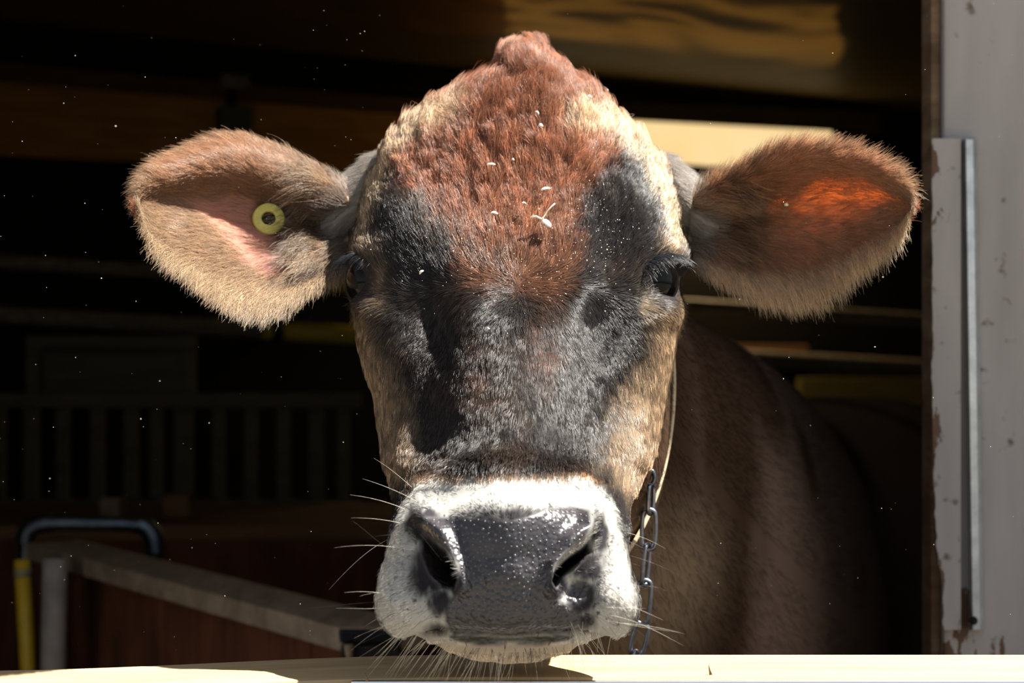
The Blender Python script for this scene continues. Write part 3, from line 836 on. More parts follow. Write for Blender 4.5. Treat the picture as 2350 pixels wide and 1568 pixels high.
# --- poll tuft: longer upright hair on the crown
i, j, a, b = sample_grid(Ph, dens * smooth(330, 180, y) * smooth(240, 150, np.abs(x - 1195)), 9000)
P = bil(Ph, i, j, a, b); nn = unit(bil(Nh, i, j, a, b)); dn = unit(bil(Rh, i, j, a, b)); rt = unit(bil(rightward, i, j, a, b))
X, Y = proj(P)
t1 = fbm(X / 22, Y / 22, 171) - 0.5
ang = np.pi + t1 * 3.0 + rng.normal(0, 0.3, len(P)) - np.clip((X - 1195) / 260, -.8, .8)
d0 = dn * np.cos(ang)[:, None] + rt * np.sin(ang)[:, None]
pts = strands(P, d0, nn, rng.uniform(.014, .030, len(P)), rng.uniform(.2, .7, len(P)), 0.55, k=8)
key = (np.floor(X / 11 + 1.5 * t1) * 4099 + np.floor(Y / 24)).astype(np.int64); uq, invk = np.unique(key, return_inverse=True); cnt = np.bincount(invk)
cen = np.stack([np.bincount(invk, pts[:, -1, q_]) for q_ in range(3)], -1) / cnt[:, None]; tip = pts[:, -1].copy()
for q_ in range(1, 8): pts[:, q_] += (cen[invk] - tip) * 0.7 * (q_ / 7) ** 1.2
curves_object('poll_tuft', pts, rng.uniform(70, 120, len(P)) * 1e-6, head_colour(X, Y) * rng.lognormal(0, .40, len(P))[:, None], m_fur, cow)

# --- ears
for side, (Pf, Pb, s, t, px, py) in enumerate(ears):
    nf, es, et = grid_normals(Pf, wrap=False)
    if nf[NS // 2, NT // 2, 1] > 0: nf = -nf
    if side == 0:
        cav = poly_sd(px, py, [(430, 460), (540, 450), (600, 462), (640, 520), (690, 585), (720, 610), (680, 635), (610, 640), (560, 600), (500, 535)])
    else:
        cav = poly_sd(px, py, [(1745, 560), (1800, 500), (1850, 400), (1960, 395), (2030, 440), (1990, 500), (1900, 560), (1860, 610), (1790, 640), (1750, 610)])
    bare = smooth(-18, 20, cav)
    dn_ = (1 - (0.92 if side == 0 else 0.62) * bare) * (0.55 + 0.9 * np.abs(t) ** 3)
    n = 46000
    i, j, a, b = sample_grid(Pf, dn_, n)
    P = bil(Pf, i, j, a, b); nn = unit(bil(nf, i, j, a, b)); e_s = unit(bil(es, i, j, a, b)); e_t = unit(bil(et, i, j, a, b))
    S_, T_, X, Y = bil(s, i, j, a, b), bil(t, i, j, a, b), bil(px, i, j, a, b), bil(py, i, j, a, b)
    out_t = np.sign(T_) * np.abs(T_) ** 1.4
    # on the furry flap next to the skull the hair runs out over the cup
    t1 = fbm(X / 24, Y / 24, 201 + side) - 0.5; t2 = fbm(X / 9, Y / 9, 231 + side) - 0.5
    d0 = e_s * (0.75 + 0.3 * (1 - np.abs(T_)) - 0.35 * smooth(0.3, 1, np.abs(T_)) * (T_ < 0))[:, None] + e_t * (out_t * (0.9 + 0.5 * (T_ < 0)) + 0.9 * t1 + 0.5 * t2)[:, None]
    d0 = unit(d0 + rng.normal(0, 0.12, (n, 3)))
    ln = (0.011 + 0.010 * np.abs(T_) ** 2 + 0.019 * smooth(0.38, 0.05, S_) * smooth(0.85, 0.5, np.abs(T_)) + 0.003 * smooth(0.9, 1, np.abs(T_)) - 0.005 * smooth(0.5, 1, T_) + 0.008 * smooth(0.78, 0.97, -T_)) * rng.uniform(.55, 1.2, n)
    lift = (0.22 + 0.60 * smooth(0.38, 0.05, S_) + 0.2 * t2) * rng.uniform(.5, 1.4, n)
    pts = strands(P, d0, nn, ln, lift, 0.25 + 0 * T_, k=6, grav=0.12)
    gx = np.floor(X / 12 + t1); gy = np.floor(Y / 12 + t2); key = (gx * 4099 + gy).astype(np.int64)
    uq, invk = np.unique(key, return_inverse=True); cnt = np.bincount(invk)
    cen = np.stack([np.bincount(invk, pts[:, -1, q_]) for q_ in range(3)], -1) / cnt[:, None]
    for q_ in range(2, 6):
        pts[:, q_] += (cen[invk] - pts[:, -1]) * (0.42 * (q_ / 5) ** 1.5 if q_ < 5 else 0.42)
    up_ = smooth(-0.1, 0.5, T_ + 0.5 * t1)
    rim = np.abs(T_) ** 6
    c_low = (CREAM * 0.22 + FAWN * 0.36 + RED * 0.22) if side == 0 else (FAWN * 0.7 + RED * 0.7)
    base = mix(np.broadcast_to(c_low, (n, 3)).copy(), (FAWN * 0.65 + RED * 0.60) if side == 0 else (FAWN * 0.50 + RED * 0.85), up_)
    base = mix(base, FAWN * (0.85 if side == 0 else 1.15), smooth(0.72, 0.95, S_) * 0.8)
    base = mix(base, UMBER * 1.2, 0.55 * smooth(0.5, 0.15, S_) * smooth(0.42, 0.65, fbm(X / 20, Y / 20, 301 + side)))
    base = mix(base, CREAM * (0.62 if side == 0 else 1.0), (0.65 if side == 0 else 0.9) * smooth(0.62, 0.93, -T_) + 0.35 * smooth(0.9, 1.0, T_))  # cream lower fringe, lightened further on the right ear as painted backlight
    base = mix(base, GREY, smooth(0.10, 0.0, S_) * 0.7)
    base *= rng.lognormal(0, .25, n)[:, None] * (1 + 0.6 * t2[:, None])
    curves_object('ear_hair', pts, rng.uniform(75, 120, n) * 1e-6, base, m_fur, cow)
    # long tufts rooted by the skull and hanging out over the cup
    nt_ = 3800 if side == 0 else 2600
    i, j, a, b = sample_grid(Pf, smooth(0.24, 0.12, s) * smooth(-0.85, -0.5, t) * smooth(0.95, 0.7, t) * smooth(0.02, 0.06, s), nt_)
    P = bil(Pf, i, j, a, b); nn = unit(bil(nf, i, j, a, b)); e_s = unit(bil(es, i, j, a, b)); e_t = unit(bil(et, i, j, a, b)); X, Y = bil(px, i, j, a, b), bil(py, i, j, a, b)
    tq = fbm(X / 14, Y / 14, 411 + side) - 0.5
    d0 = unit(e_s + e_t * (-0.45 + 2.2 * tq)[:, None] + rng.normal(0, .12, (nt_, 3)))
    pts = strands(P, d0, nn, rng.uniform(.026, .052, nt_) * (1 if side == 0 else .8), rng.uniform(.4, 1.1, nt_), 0.35 + np.zeros(nt_), k=9, grav=.35)
    key = (np.floor(X / 9 + tq) * 4099 + np.floor(Y / 9)).astype(np.int64); uq, invk = np.unique(key, return_inverse=True); cnt = np.bincount(invk)
    cen = np.stack([np.bincount(invk, pts[:, -1, q_]) for q_ in range(3)], -1) / cnt[:, None]; tip = pts[:, -1].copy()
    for q_ in range(2, 9): pts[:, q_] += (cen[invk] - tip) * (0.6 * (q_ / 8) ** 1.4)
    cb = mix(np.broadcast_to(FAWN * 1.1 if side == 0 else FAWN * 0.8 + RED * .3, (nt_, 3)).copy(), UMBER, 0.85 * smooth(0.45, 0.6, np.random.default_rng(8).random(len(uq))[invk]))
    curves_object('ear_tuft', pts, rng.uniform(80, 125, nt_) * 1e-6, cb * rng.lognormal(0, .3, nt_)[:, None], m_fur, cow)
    # back of the ear
    nb = -nf; n2 = 9000
    i, j, a, b = sample_grid(Pb, np.ones_like(s), n2)
    P = bil(Pb, i, j, a, b); nn = unit(bil(nb, i, j, a, b)); e_s = unit(bil(es, i, j, a, b)); e_t = unit(bil(et, i, j, a, b)); T_ = bil(t, i, j, a, b)
    d0 = unit(e_s * 0.8 + e_t * T_[:, None] * 0.7 + rng.normal(0, .15, (n2, 3)))
    pts = strands(P, d0, nn, rng.uniform(.007, .014, n2), rng.uniform(.1, .35, n2), 0.2 + 0 * T_, k=5)
    curves_object('ear_back_hair', pts, rng.uniform(80, 120, n2) * 1e-6, RED * rng.lognormal(0, .25, n2)[:, None], m_fur, cow)
    # stem
    Pst = stems[side]; ns_, rr, cc_ = grid_normals(Pst)
    cen = Pst.mean(1, keepdims=True); ns_ = np.where(((Pst - cen) * ns_).sum(-1, keepdims=True) < 0, -ns_, ns_)
    i, j, a, b = sample_grid(Pst, np.ones(Pst.shape[:2]), 9000)
    P = bil(Pst, i, j, a, b); nn = unit(bil(ns_, i, j, a, b)); d0 = unit(unit(bil(rr, i, j, a, b)) + rng.normal(0, .12, (9000, 3)))
    pts = strands(P, d0, nn, rng.uniform(.008, .014, 9000), rng.uniform(.1, .3, 9000), 0.15 + np.zeros(9000), k=5)
    X, Y = proj(P)
    sc = mix(np.broadcast_to(GREY, P.shape).copy(), WHITE * 0.8, 0.7 * np.exp(-(np.abs(X - (778 if side == 0 else 1590)) / 22) ** 2) * smooth(560, 420, Y))
    curves_object('ear_stem_hair', pts, rng.uniform(75, 110, 9000) * 1e-6, sc * rng.lognormal(0, .22, 9000)[:, None], m_fur, cow)

# --- neck and shoulder
nT, rT, cT = grid_normals(TP)
cen = TP.mean(1, keepdims=True); nT = np.where(((TP - cen) * nT).sum(-1, keepdims=True) < 0, -nT, nT)
i, j, a, b = sample_grid(TP[:95], (TP[:95, :, 1] < 1.4) * (0.3 + 0.7 * (nT[:95, :, 1] < 0.3)) * smooth(1.3, 0.4, TP[:95, :, 1]), 26000)
P = bil(TP, i, j, a, b); nn = unit(bil(nT, i, j, a, b)); d0 = unit(bil(rT, i, j, a, b) * 1.0 + np.array([0, 0, -0.012]) + rng.normal(0, .002, (26000, 3)))
pts = strands(P, d0, nn, rng.uniform(.012, .022, 26000), rng.uniform(.08, .25, 26000), 0.2 + np.zeros(26000), k=4)
ct = DUN * 0.75 + 0 * P
ct = mix(ct, UMBER * 0.8, smooth(0.42, 0.62, fbm(P[:, 0] * 9 + P[:, 1] * 3, P[:, 2] * 4, 91)))
ct = mix(ct, FAWN * 0.9, smooth(0.42, 0.25, P[:, 1]) * smooth(1.16, 1.05, P[:, 2]))
curves_object('neck_hair', pts, rng.uniform(120, 200, 26000) * 1e-6, ct * rng.lognormal(0, .22, 26000)[:, None], m_fur, cow)

# --- eyelashes
lash = []
for (c, ax, e1, e2, r), sgn in zip(EYES, (-1, 1)):
    n = 150
    psi = np.radians(rng.uniform(25, 165, n)); ce, se = np.cos(psi), np.sin(psi)
    v = np.radians(42); phi0 = 1 / (np.abs(ce / np.radians(60)) ** 1.7 + np.abs(se / v) ** 1.7) ** (1 / 1.7) + 0.10
    dirn = ax * np.cos(phi0)[:, None] + (e1 * ce[:, None] + e2 * se[:, None]) * np.sin(phi0)[:, None]
    root = c + dirn * r * 1.10
    d0 = unit(ax * 0.9 + e2 * 0.15 + e1 * (ce * 0.5)[:, None] + rng.normal(0, .12, (n, 3)) + np.array([sgn * 0.35, 0, 0]))
    lash.append(strands(root, d0, np.broadcast_to(np.array([0, 0, 1.0]), d0.shape), rng.uniform(.010, .020, n), rng.uniform(-.1, .3, n), 0.08 + np.zeros(n), k=7, grav=1.1))
lash = np.concatenate(lash)
curves_object('eyelashes', lash, np.full(len(lash), 130e-6), np.tile((0.022, 0.024, 0.030), (len(lash), 1)), m_whisk, cow)

# --- whiskers
wp, wr_, wc = [], [], []
def whisker(px, py, dx, dy, dz, length, col, r=110e-6, grav=0.3):
    P, nn, _ = head_at(px, py)
    d0 = unit(np.array([dx, dz, -dy], float))
    wp.append(strands(P[None], d0[None], nn[None], np.array([length]), np.array([0.15]), np.array([rng.normal(0, .25)]), k=12, grav=grav)[0]); wr_.append(r); wc.append(col)
DARKW, PALEW = (0.03, 0.025, 0.02), (0.75, 0.68, 0.55)
for k in range(34):                                   # sides of the muzzle
    left = k % 2 == 0
    py = rng.uniform(1210, 1440); px = rng.uniform(880, 960) if left else rng.uniform(1375, 1448)
    whisker(px, py, (-1 if left else 1), rng.normal(.1, .32), rng.uniform(-.7, .2), rng.uniform(.016, .050), PALEW if rng.random() < 0.45 else DARKW, 68e-6)
for k in range(150):                                   # chin and lips
    px = np.clip(rng.normal(1120, 130), 925, 1400); py = np.interp(px, [925, 1000, 1165, 1300, 1400], [1455, 1488, 1505, 1490, 1450]) - rng.uniform(0, 14)
    whisker(px, py, (px - 1190) / 260 + rng.normal(0, .18), 1.0, rng.uniform(-.35, .35), rng.uniform(.012, .036), PALEW if rng.random() < (0.75 if px < 1180 else 0.3) else DARKW, 75e-6, grav=0.1)
for k in range(60):                                    # short bristles on the white lip
    left = k % 2 == 0
    px = rng.uniform(885, 1000) if left else rng.uniform(1340, 1440); py = rng.uniform(1330, 1445)
    whisker(px, py, (-1 if left else 1) * .9, rng.uniform(.0, .6), -0.5, rng.uniform(.006, .016), DARKW, 85e-6)
for px, py, dx, dy in ((945, 1120, -1, -.9), (930, 1170, -1, -.35), (918, 1200, -1, -.2), (955, 1150, -1, -.5), (1425, 1200, 1, -.4), (1440, 1260, 1, .1), (1440, 1230, 1, -.1)):
    whisker(px, py, dx, dy, -.2, rng.uniform(.025, .045), PALEW if dx < 0 else DARKW, 90e-6, grav=.2)
for k in range(14):
    whisker(rng.uniform(1290, 1420), rng.uniform(1425, 1470), rng.uniform(-.3, .6), 1, -.4, rng.uniform(.012, .03), PALEW, 85e-6)
curves_object('whiskers', np.array(wp), np.array(wr_), np.array(wc), m_whisk, cow, taper=0.15)

# ------------------------------------------------------------------ the stable: shell
m_ceil = wood('varnished ceiling boards', (0.30, 0.215, 0.075), (0.48, 0.34, 0.12), 3.0, (1, 5, 1), rough=0.5, bump=0.35, spec=0.7)
nt = m_ceil.node_tree
gl = N(nt, 'ShaderNodeBsdfGlossy', Roughness=0.12); gl.inputs['Color'].default_value = (0.25, 0.15, 0.042, 1)
tcx = N(nt, 'ShaderNodeTexCoord'); mpx = N(nt, 'ShaderNodeMapping'); mpx.inputs['Scale'].default_value = (1.0, .45, 1)
nzx = N(nt, 'ShaderNodeTexNoise', Scale=1.5, Detail=2.0, Distortion=.5); bpx = N(nt, 'ShaderNodeBump', Strength=0.8, Distance=0.10)
nt.links.new(tcx.outputs['Object'], mpx.inputs[0]); nt.links.new(mpx.outputs[0], nzx.inputs['Vector']); nt.links.new(nzx.outputs['Fac'], bpx.inputs['Height']); nt.links.new(bpx.outputs[0], gl.inputs['Normal'])
mxx = N(nt, 'ShaderNodeMixShader'); mxx.inputs[0].default_value = 0.42
nt.links.new(nt.nodes['Principled BSDF'].outputs[0], mxx.inputs[1]); nt.links.new(gl.outputs[0], mxx.inputs[2]); nt.links.new(mxx.outputs[0], nt.nodes['Material Output'].inputs['Surface'])
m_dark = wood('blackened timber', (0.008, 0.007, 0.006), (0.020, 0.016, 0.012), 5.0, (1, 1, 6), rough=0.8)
m_wallw = wood('near-black wall boards', (0.004, 0.003, 0.002), (0.010, 0.007, 0.005), 4.0, (1, 1, 6), rough=0.9)  # near-black colour chosen to keep the stable interior dark
m_brown = wood('orange-brown planks', (0.55, 0.235, 0.052), (0.85, 0.42, 0.10), 4.0, (1.2, 1.2, 12), rough=0.7)
m_brown2 = wood('dark brown planks', (0.13, 0.066, 0.028), (0.24, 0.12, 0.05), 4.0, (1.2, 1.2, 12), rough=0.8)
m_redbr = wood('red-brown boards', (0.05, 0.018, 0.009), (0.17, 0.055, 0.022), 5.0, (3, 3, 1), rough=0.85)
m_olive = wood('olive painted board', (0.10, 0.08, 0.022), (0.17, 0.135, 0.036), 4.0, (1, 1, 6), rough=0.7)
m_grey = wood('weathered plank', (0.16, 0.115, 0.075), (0.33, 0.245, 0.165), 5.0, (10, 1.3, 6), rough=0.85, bump=0.4)
m_sill = wood('pale new timber', (0.29, 0.195, 0.095), (0.42, 0.315, 0.18), 3.0, (1.2, 14, 14), rough=0.6, bump=0.12)
m_conc = plain('stable floor', (0.10, 0.085, 0.07), 0.9, var=0.4, scale=8)
m_yard = plain('yard gravel', (0.19, 0.17, 0.14), 0.95, var=0.35, scale=60)
m_steel = metal('dull galvanised pipe', (0.30, 0.31, 0.32), 0.5)
m_bluesteel = metal('blue-grey pipe', (0.16, 0.19, 0.23), 0.42)
m_yellow = plain('yellow paint', (0.55, 0.36, 0.015), 0.5)
m_offwhite = plain('dirty white paint', (0.34, 0.30, 0.26), 0.7, var=0.45, scale=14)

def ceil_z(x): return 2.09 - 0.044 * x
def zslab(name, xs, ys, mat, t=0.05):
    (x0, x1), (y0, y1) = xs, ys
    return slab(name, [(x0, y0, ceil_z(x0)), (x1, y0, ceil_z(x1)), (x1, y1, ceil_z(x1)), (x0, y1, ceil_z(x0))], t, mat, None, 0, toward=(0, 3, 9))
def dw(px): return 6.93 / (1 - 0.4255 * (np.asarray(px, float) - 1175) / FPX)
def W(px, py, off=0.0): return tuple(U(px, py, dw(px) - off))
WL, WR = W(-1700, 784), W(4300, 784)
def wall_quad(a, b, z0, z1): return [(a[0], a[1], z0), (b[0], b[1], z0), (b[0], b[1], z1), (a[0], a[1], z1)]
struct(slab('wall_back', wall_quad(WL, WR, 0, 2.3), -0.08, m_wallw, None, 0), 'near-black back wall of the stable')
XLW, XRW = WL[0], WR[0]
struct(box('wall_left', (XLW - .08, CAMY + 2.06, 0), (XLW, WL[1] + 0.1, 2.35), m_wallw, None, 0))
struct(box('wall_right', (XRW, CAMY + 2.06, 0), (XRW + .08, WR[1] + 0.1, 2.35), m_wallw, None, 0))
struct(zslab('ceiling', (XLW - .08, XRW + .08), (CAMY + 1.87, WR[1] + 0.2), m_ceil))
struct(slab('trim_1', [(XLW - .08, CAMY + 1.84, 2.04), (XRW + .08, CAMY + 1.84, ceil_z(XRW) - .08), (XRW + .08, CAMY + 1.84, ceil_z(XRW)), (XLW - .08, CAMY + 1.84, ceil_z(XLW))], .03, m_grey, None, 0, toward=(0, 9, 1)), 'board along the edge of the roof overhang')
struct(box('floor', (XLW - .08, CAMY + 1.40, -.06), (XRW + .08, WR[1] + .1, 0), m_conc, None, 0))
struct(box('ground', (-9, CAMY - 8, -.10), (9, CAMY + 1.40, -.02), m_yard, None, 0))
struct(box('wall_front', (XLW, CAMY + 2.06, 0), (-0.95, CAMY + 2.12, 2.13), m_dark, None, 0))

# ceiling edge, wall planks
def wboard(name, x0, x1, yl0, yl1, yr0, yr1, off, t, mat, label, cat, group=None, parent=None):
    o = slab(name, [W(x0, yl0, off), W(x1, yr0, off), W(x1, yr1, off), W(x0, yl1, off)], t, mat, parent, 0.004)
    if label: tag(o, label, cat, group)
    return o
wboard('ceiling_beam', -900, 3300, -25, 60, 352, 412, 0.02, 0.10, m_dark, 'blackened beam running under the ceiling along the back wall', 'beam')
wboard('wall_plank', -900, 1050, 62, 112, 238, 282, 0.01, 0.03, m_brown2, 'narrow dark brown plank directly under the blackened beam', 'plank', 'planks on the back wall')
wboard('wall_plank', -900, 1180, 120, 318, 286, 415, 0.01, 0.04, m_brown, 'broad orange-brown plank behind the ear with the yellow tag', 'plank', 'planks on the back wall')
br = thing('wall_bracket', 'small grey-green bracket on the orange-brown plank above the tagged ear', 'bracket', W(528, 300, .06))
wboard('mounting_block', 498, 562, 172, 206, 172, 206, .06, .05, m_offwhite, None, None, parent=br)
wboard('cover_plate', 494, 566, 246, 310, 246, 310, .06, .07, plain('grey-green enamel', (0.16, 0.17, 0.12), 0.5), None, None, parent=br)
wboard('arm', 518, 540, 140, 310, 140, 310, .05, .02, m_dark, None, None, parent=br)

# the strip lamp
lamp = thing('strip_lamp', 'long glowing warm strip lamp under the ceiling behind the right ear', 'lamp', W(1600, 330, .2))
wboard('housing', 1130, 1985, 232, 268, 262, 312, .16, .10, m_olive, None, None, parent=lamp)
m_glow, nt, b, out = new_mat('lamp diffuser')
b.inputs['Base Color'].default_value = (0.8, 0.7, 0.45, 1)
tcg = N(nt, 'ShaderNodeTexCoord'); nzg = N(nt, 'ShaderNodeTexNoise', Scale=3.0); nt.links.new(tcg.outputs['Object'], nzg.inputs['Vector'])
crg = ramp(nt, [(0.2, (1.0, 0.66, 0.26)), (0.7, (1.0, 0.76, 0.40))]); nt.links.new(nzg.outputs['Fac'], crg.inputs[0]); nt.links.new(crg.outputs[0], b.inputs['Emission Color'])
b.inputs['Emission Strength'].default_value = 0.82
wboard('diffuser', 1140, 1880, 262, 345, 306, 400, .17, .08, m_glow, None, None, parent=lamp)
tube_light = bpy.data.lights.new('strip_lamp_light', 'AREA'); tube_light.shape = 'RECTANGLE'; tube_light.size = 1.0; tube_light.size_y = 0.08
tube_light.energy = 4.5; tube_light.color = (1.0, 0.74, 0.38)
tl_o = bpy.data.objects.new('strip_lamp_light', tube_light); COL.objects.link(tl_o)
pL = Vector(W(1510, 392, .24)); tl_o.location = pL; tl_o.rotation_euler = (0, 0, 0.4)
adopt(tl_o, lamp)
wboard('end_cap', 1880, 1905, 300, 396, 301, 398, .16, .10, m_dark, None, None, parent=lamp)

# rails along the back of the stable
def rail(pl, pr, off, r, mat, label):
    t = thing('stall_rail', label, 'rail', W(pl[0], pl[1], off), 'stall rails along the back wall')
    tube('pipe', [W(pl[0] + (pr[0] - pl[0]) * f, pl[1] + (pr[1] - pl[1]) * f, off) for f in np.linspace(0, 1, 9)], r, mat, t)
    for f in (0.02, 0.36, 0.98):
        px, py = pl[0] + (pr[0] - pl[0]) * f, pl[1] + (pr[1] - pl[1]) * f
        tube('clamp', [W(px - 12, py, off), W(px + 12, py, off)], r * 1.35, m_dark, t)
        tube('standoff', [W(px, py, off), W(px, py, -0.03)], r * .6, m_dark, t)
    return t
m_raildull = metal('brown stained rail', (0.34, 0.28, 0.20), 0.45, metallic=0.1)
r1 = rail((-700, 556), (3000, 790), .55, .021, m_raildull, 'upper dull pipe rail running behind both ears')
r2 = rail((-700, 684), (3000, 892), .55, .024, m_raildull, 'lower dull pipe rail passing behind the left cheek')
m_railglow = plain('olive yellow painted glow', (0.80, 0.56, 0.05), 0.4)  # golden colour paints the lamp's light onto these stretches of rail
tube('painted_glow', [W(600, 757.2, .55), W(1000, 779.6, .55)], .0262, m_railglow, r2)
tube('painted_glow', [W(742, 647.3, .55), W(1000, 663.6, .55)], .0232, m_railglow, r1)
wboard('wall_board', 1820, 3300, 866, 1050, 872, 1080, .02, .05, m_olive, 'wide olive painted board low on the wall beside the white post', 'board', 'boards low on the wall')
wboard('wall_board', 1400, 1846, 788, 836, 792, 836, .03, .03, m_brown2, 'short brown board between the rails behind the cow shoulder', 'board', 'boards low on the wall')

# slatted gate, dim in the depth of the stable
def V5(px, py, d=5.0): return tuple(U(px, py, d))
gate = thing('slatted_gate', 'dim slatted timber gate in the dark to the left of the cheek', 'gate', V5(440, 1180))
m_slat = wood('dim gate timber', (0.08, 0.064, 0.042), (0.135, 0.11, 0.069), 6.0, (1, 1, 6), rough=0.85)
def gboard(name, x0, x1, y0, y1, t=.03, d=5.0, mat=None):
    return slab(name, [V5(x0, y0, d), V5(x1, y0, d), V5(x1, y1, d), V5(x0, y1, d)], t, mat or m_slat, gate, .004)
gboard('top_rail', -60, 830, 902, 936, .04, 4.98)
gboard('bottom_rail', -60, 830, 1146, 1180, .04, 4.98)
for px, w in ((0, 34), (76, 34), (148, 30), (228, 32), (304, 32), (362, 30), (424, 44), (504, 30), (578, 30), (652, 30), (728, 34), (790, 30)):
    gboard('slat', px - w / 2, px + w / 2, 930, 1160)
gboard('post', 66, 100, 770, 930, .04, 5.02); gboard('post', 420, 452, 780, 930, .04, 5.02)
gboard('header_board', 66, 452, 770, 800, .03, 5.0); gboard('panel', 98, 424, 798, 906, .015, 5.05)
# low manger wall behind, with odd blocks on its top
mw = thing('manger_wall', 'low red-brown manger wall under the slatted gate', 'manger', tuple(U(430, 1300, 4.6)))
def M5(px, py, d): return tuple(U(px, py, d))
slab('front_boards', [M5(-300, 1236, 4.3), M5(1000, 1236, 4.3), (M5(1000, 1236, 4.3)[0], CAMY + 4.3, 0.0), (M5(-300, 1236, 4.3)[0], CAMY + 4.3, 0.0)], .05, m_redbr, mw, .004)
zt = M5(0, 1236, 4.3)[2]
slab('top_board', [(M5(-300, 0, 4.3)[0], CAMY + 4.25, zt), (M5(1000, 0, 4.3)[0], CAMY + 4.25, zt), (M5(1000, 0, 4.3)[0], CAMY + 4.85, zt), (M5(-300, 0, 4.3)[0], CAMY + 4.85, zt)], .03, m_brown2, mw, .004, toward=(0, 3, 9))
for px, py, w, h, lab in ((262, 1185, 46, 34, 'small pale wooden block standing left on the manger wall'), (412, 1192, 62, 40, 'wider brown wooden block standing right on the manger wall')):
    p0 = U(px, py, 4.5)
    tag(box('wood_block', (p0[0] - w * .00045, CAMY + 4.45, zt + .03), (p0[0] + w * .00045, CAMY + 4.53, zt + .03 + h * .0011), m_grey if w < 50 else m_brown2, None, .004), lab, 'block', 'blocks on the manger wall')

# U-shaped drinker pipe
dp = 3.35
pp = [U(x_, y_, dp) for x_, y_ in ((58, 1290), (60, 1250), (66, 1218), (92, 1203), (140, 1200), (215, 1202), (295, 1203), (335, 1210), (350, 1232), (356, 1262))]
pipe = thing('water_pipe', 'bent blue-grey water pipe above the weathered plank', 'pipe', tuple(U(200, 1202, dp)))
tube('bent_pipe', pp, .0118, m_bluesteel, pipe, resample=2)
tube('elbow', [U(56, 1246, dp), U(62, 1216, dp), U(90, 1202, dp), U(118, 1200, dp)], .0145, m_bluesteel, pipe, resample=2)
tube('elbow', [U(318, 1203, dp), U(340, 1212, dp), U(354, 1236, dp), U(357, 1270, dp)], .0155, m_bluesteel, pipe, resample=2)
tube('riser', [U(58, 1285, dp), U(58, 1285, dp) * np.array([1, 1, 0]) + np.array([0, 0, 0.0])], .0112, m_dark, pipe)
tube('riser', [U(357, 1268, dp), U(357, 1268, dp) * np.array([1, 1, 0])], .0112, m_dark, pipe)

# stall partition with the weathered cap plank
part = thing('stall_divider', 'boarded stall divider with a weathered cap plank slanting towards the muzzle', 'divider', (-0.42, CAMY + 2.65, 0))
zc = 0.961
pa, pb = np.array((-0.176, CAMY + 2.20)), np.array((-0.700, CAMY + 3.13))
du = (pb - pa) / np.linalg.norm(pb - pa); dv = np.array((du[1], -du[0]))
if dv[0] < 0: dv = -dv
wd = 0.088
def pq(p, z): return (p[0], p[1], z)
slab('cap_plank', [pq(pa, zc - .024), pq(pb, zc - .024), pq(pb + dv * wd, zc - .024), pq(pa + dv * wd + du * -.03, zc - .024)], .024, m_grey, part, .003, toward=(0, 0, 9))
i0, i1 = pa + dv * .03 + du * .02, pb + dv * .03 - du * .02
nb_ = 9
for k_ in range(nb_):
    a0 = i0 + (i1 - i0) * (k_ / nb_ + .002); a1 = i0 + (i1 - i0) * ((k_ + 1) / nb_ - .002)
    slab('side_board', [pq(a0, 0), pq(a1, 0), pq(a1, zc - .026), pq(a0, zc - .026)], -.03, m_redbr, part, .003, toward=(-3, -1, 0.5))
# black hinge at the plank's end
hb = pa + du * -.005
hinge = thing('hinge_plate', 'black iron hinge plate at the near end of the weathered plank', 'hinge', (hb[0], hb[1], .93))
slab('plate', [tuple(U(778, 1443, 2.17)), tuple(U(925, 1446, 2.17)), tuple(U(925, 1472, 2.17)), tuple(U(782, 1474, 2.17))], .012, metal('black iron', (0.03, 0.03, 0.035), 0.5), hinge, .003)
slab('hanger', [tuple(U(785, 1476, 2.18)), tuple(U(920, 1474, 2.18)), tuple(U(920, 1560, 2.18)), tuple(U(790, 1560, 2.18))], .02, m_dark, hinge, .003)
tube('pin', [U(800, 1480, 2.155), U(803, 1520, 2.155)], [.005, .003], m_grey, hinge)

# yellow and white poles at the far left
def upright(name, pts, r, mat, label, cat):
    P = [U(x_, y_, d_) for x_, y_, d_ in pts]
    bot = P[-1].copy(); bot[2] = 0
    return tag(tube(name, P + [bot], r, mat), label, cat)
yp = thing('yellow_pole', 'yellow painted pole at the far left under the bent pipe', 'pole', (-.64, CAMY + 2.9, 0))
P0, P1 = U(50, 1285, 2.9), U(64, 1540, 2.9); P2 = P1 + (P1 - P0) * (P1[2] / (P0[2] - P1[2]))
tube('shaft', [P0, P1, P2], .0105, m_yellow, yp)
tube('grey_band', [P0 + (P1 - P0) * .08, P0 + (P1 - P0) * .15], .0115, plain('grey tape', (0.25, 0.22, 0.12), .6), yp)
upright('white_post', [(126, 1282, 2.86), (124, 1400, 2.86), (122, 1540, 2.86)], .0165, m_offwhite, 'dirty white round post beside the yellow pole', 'post')

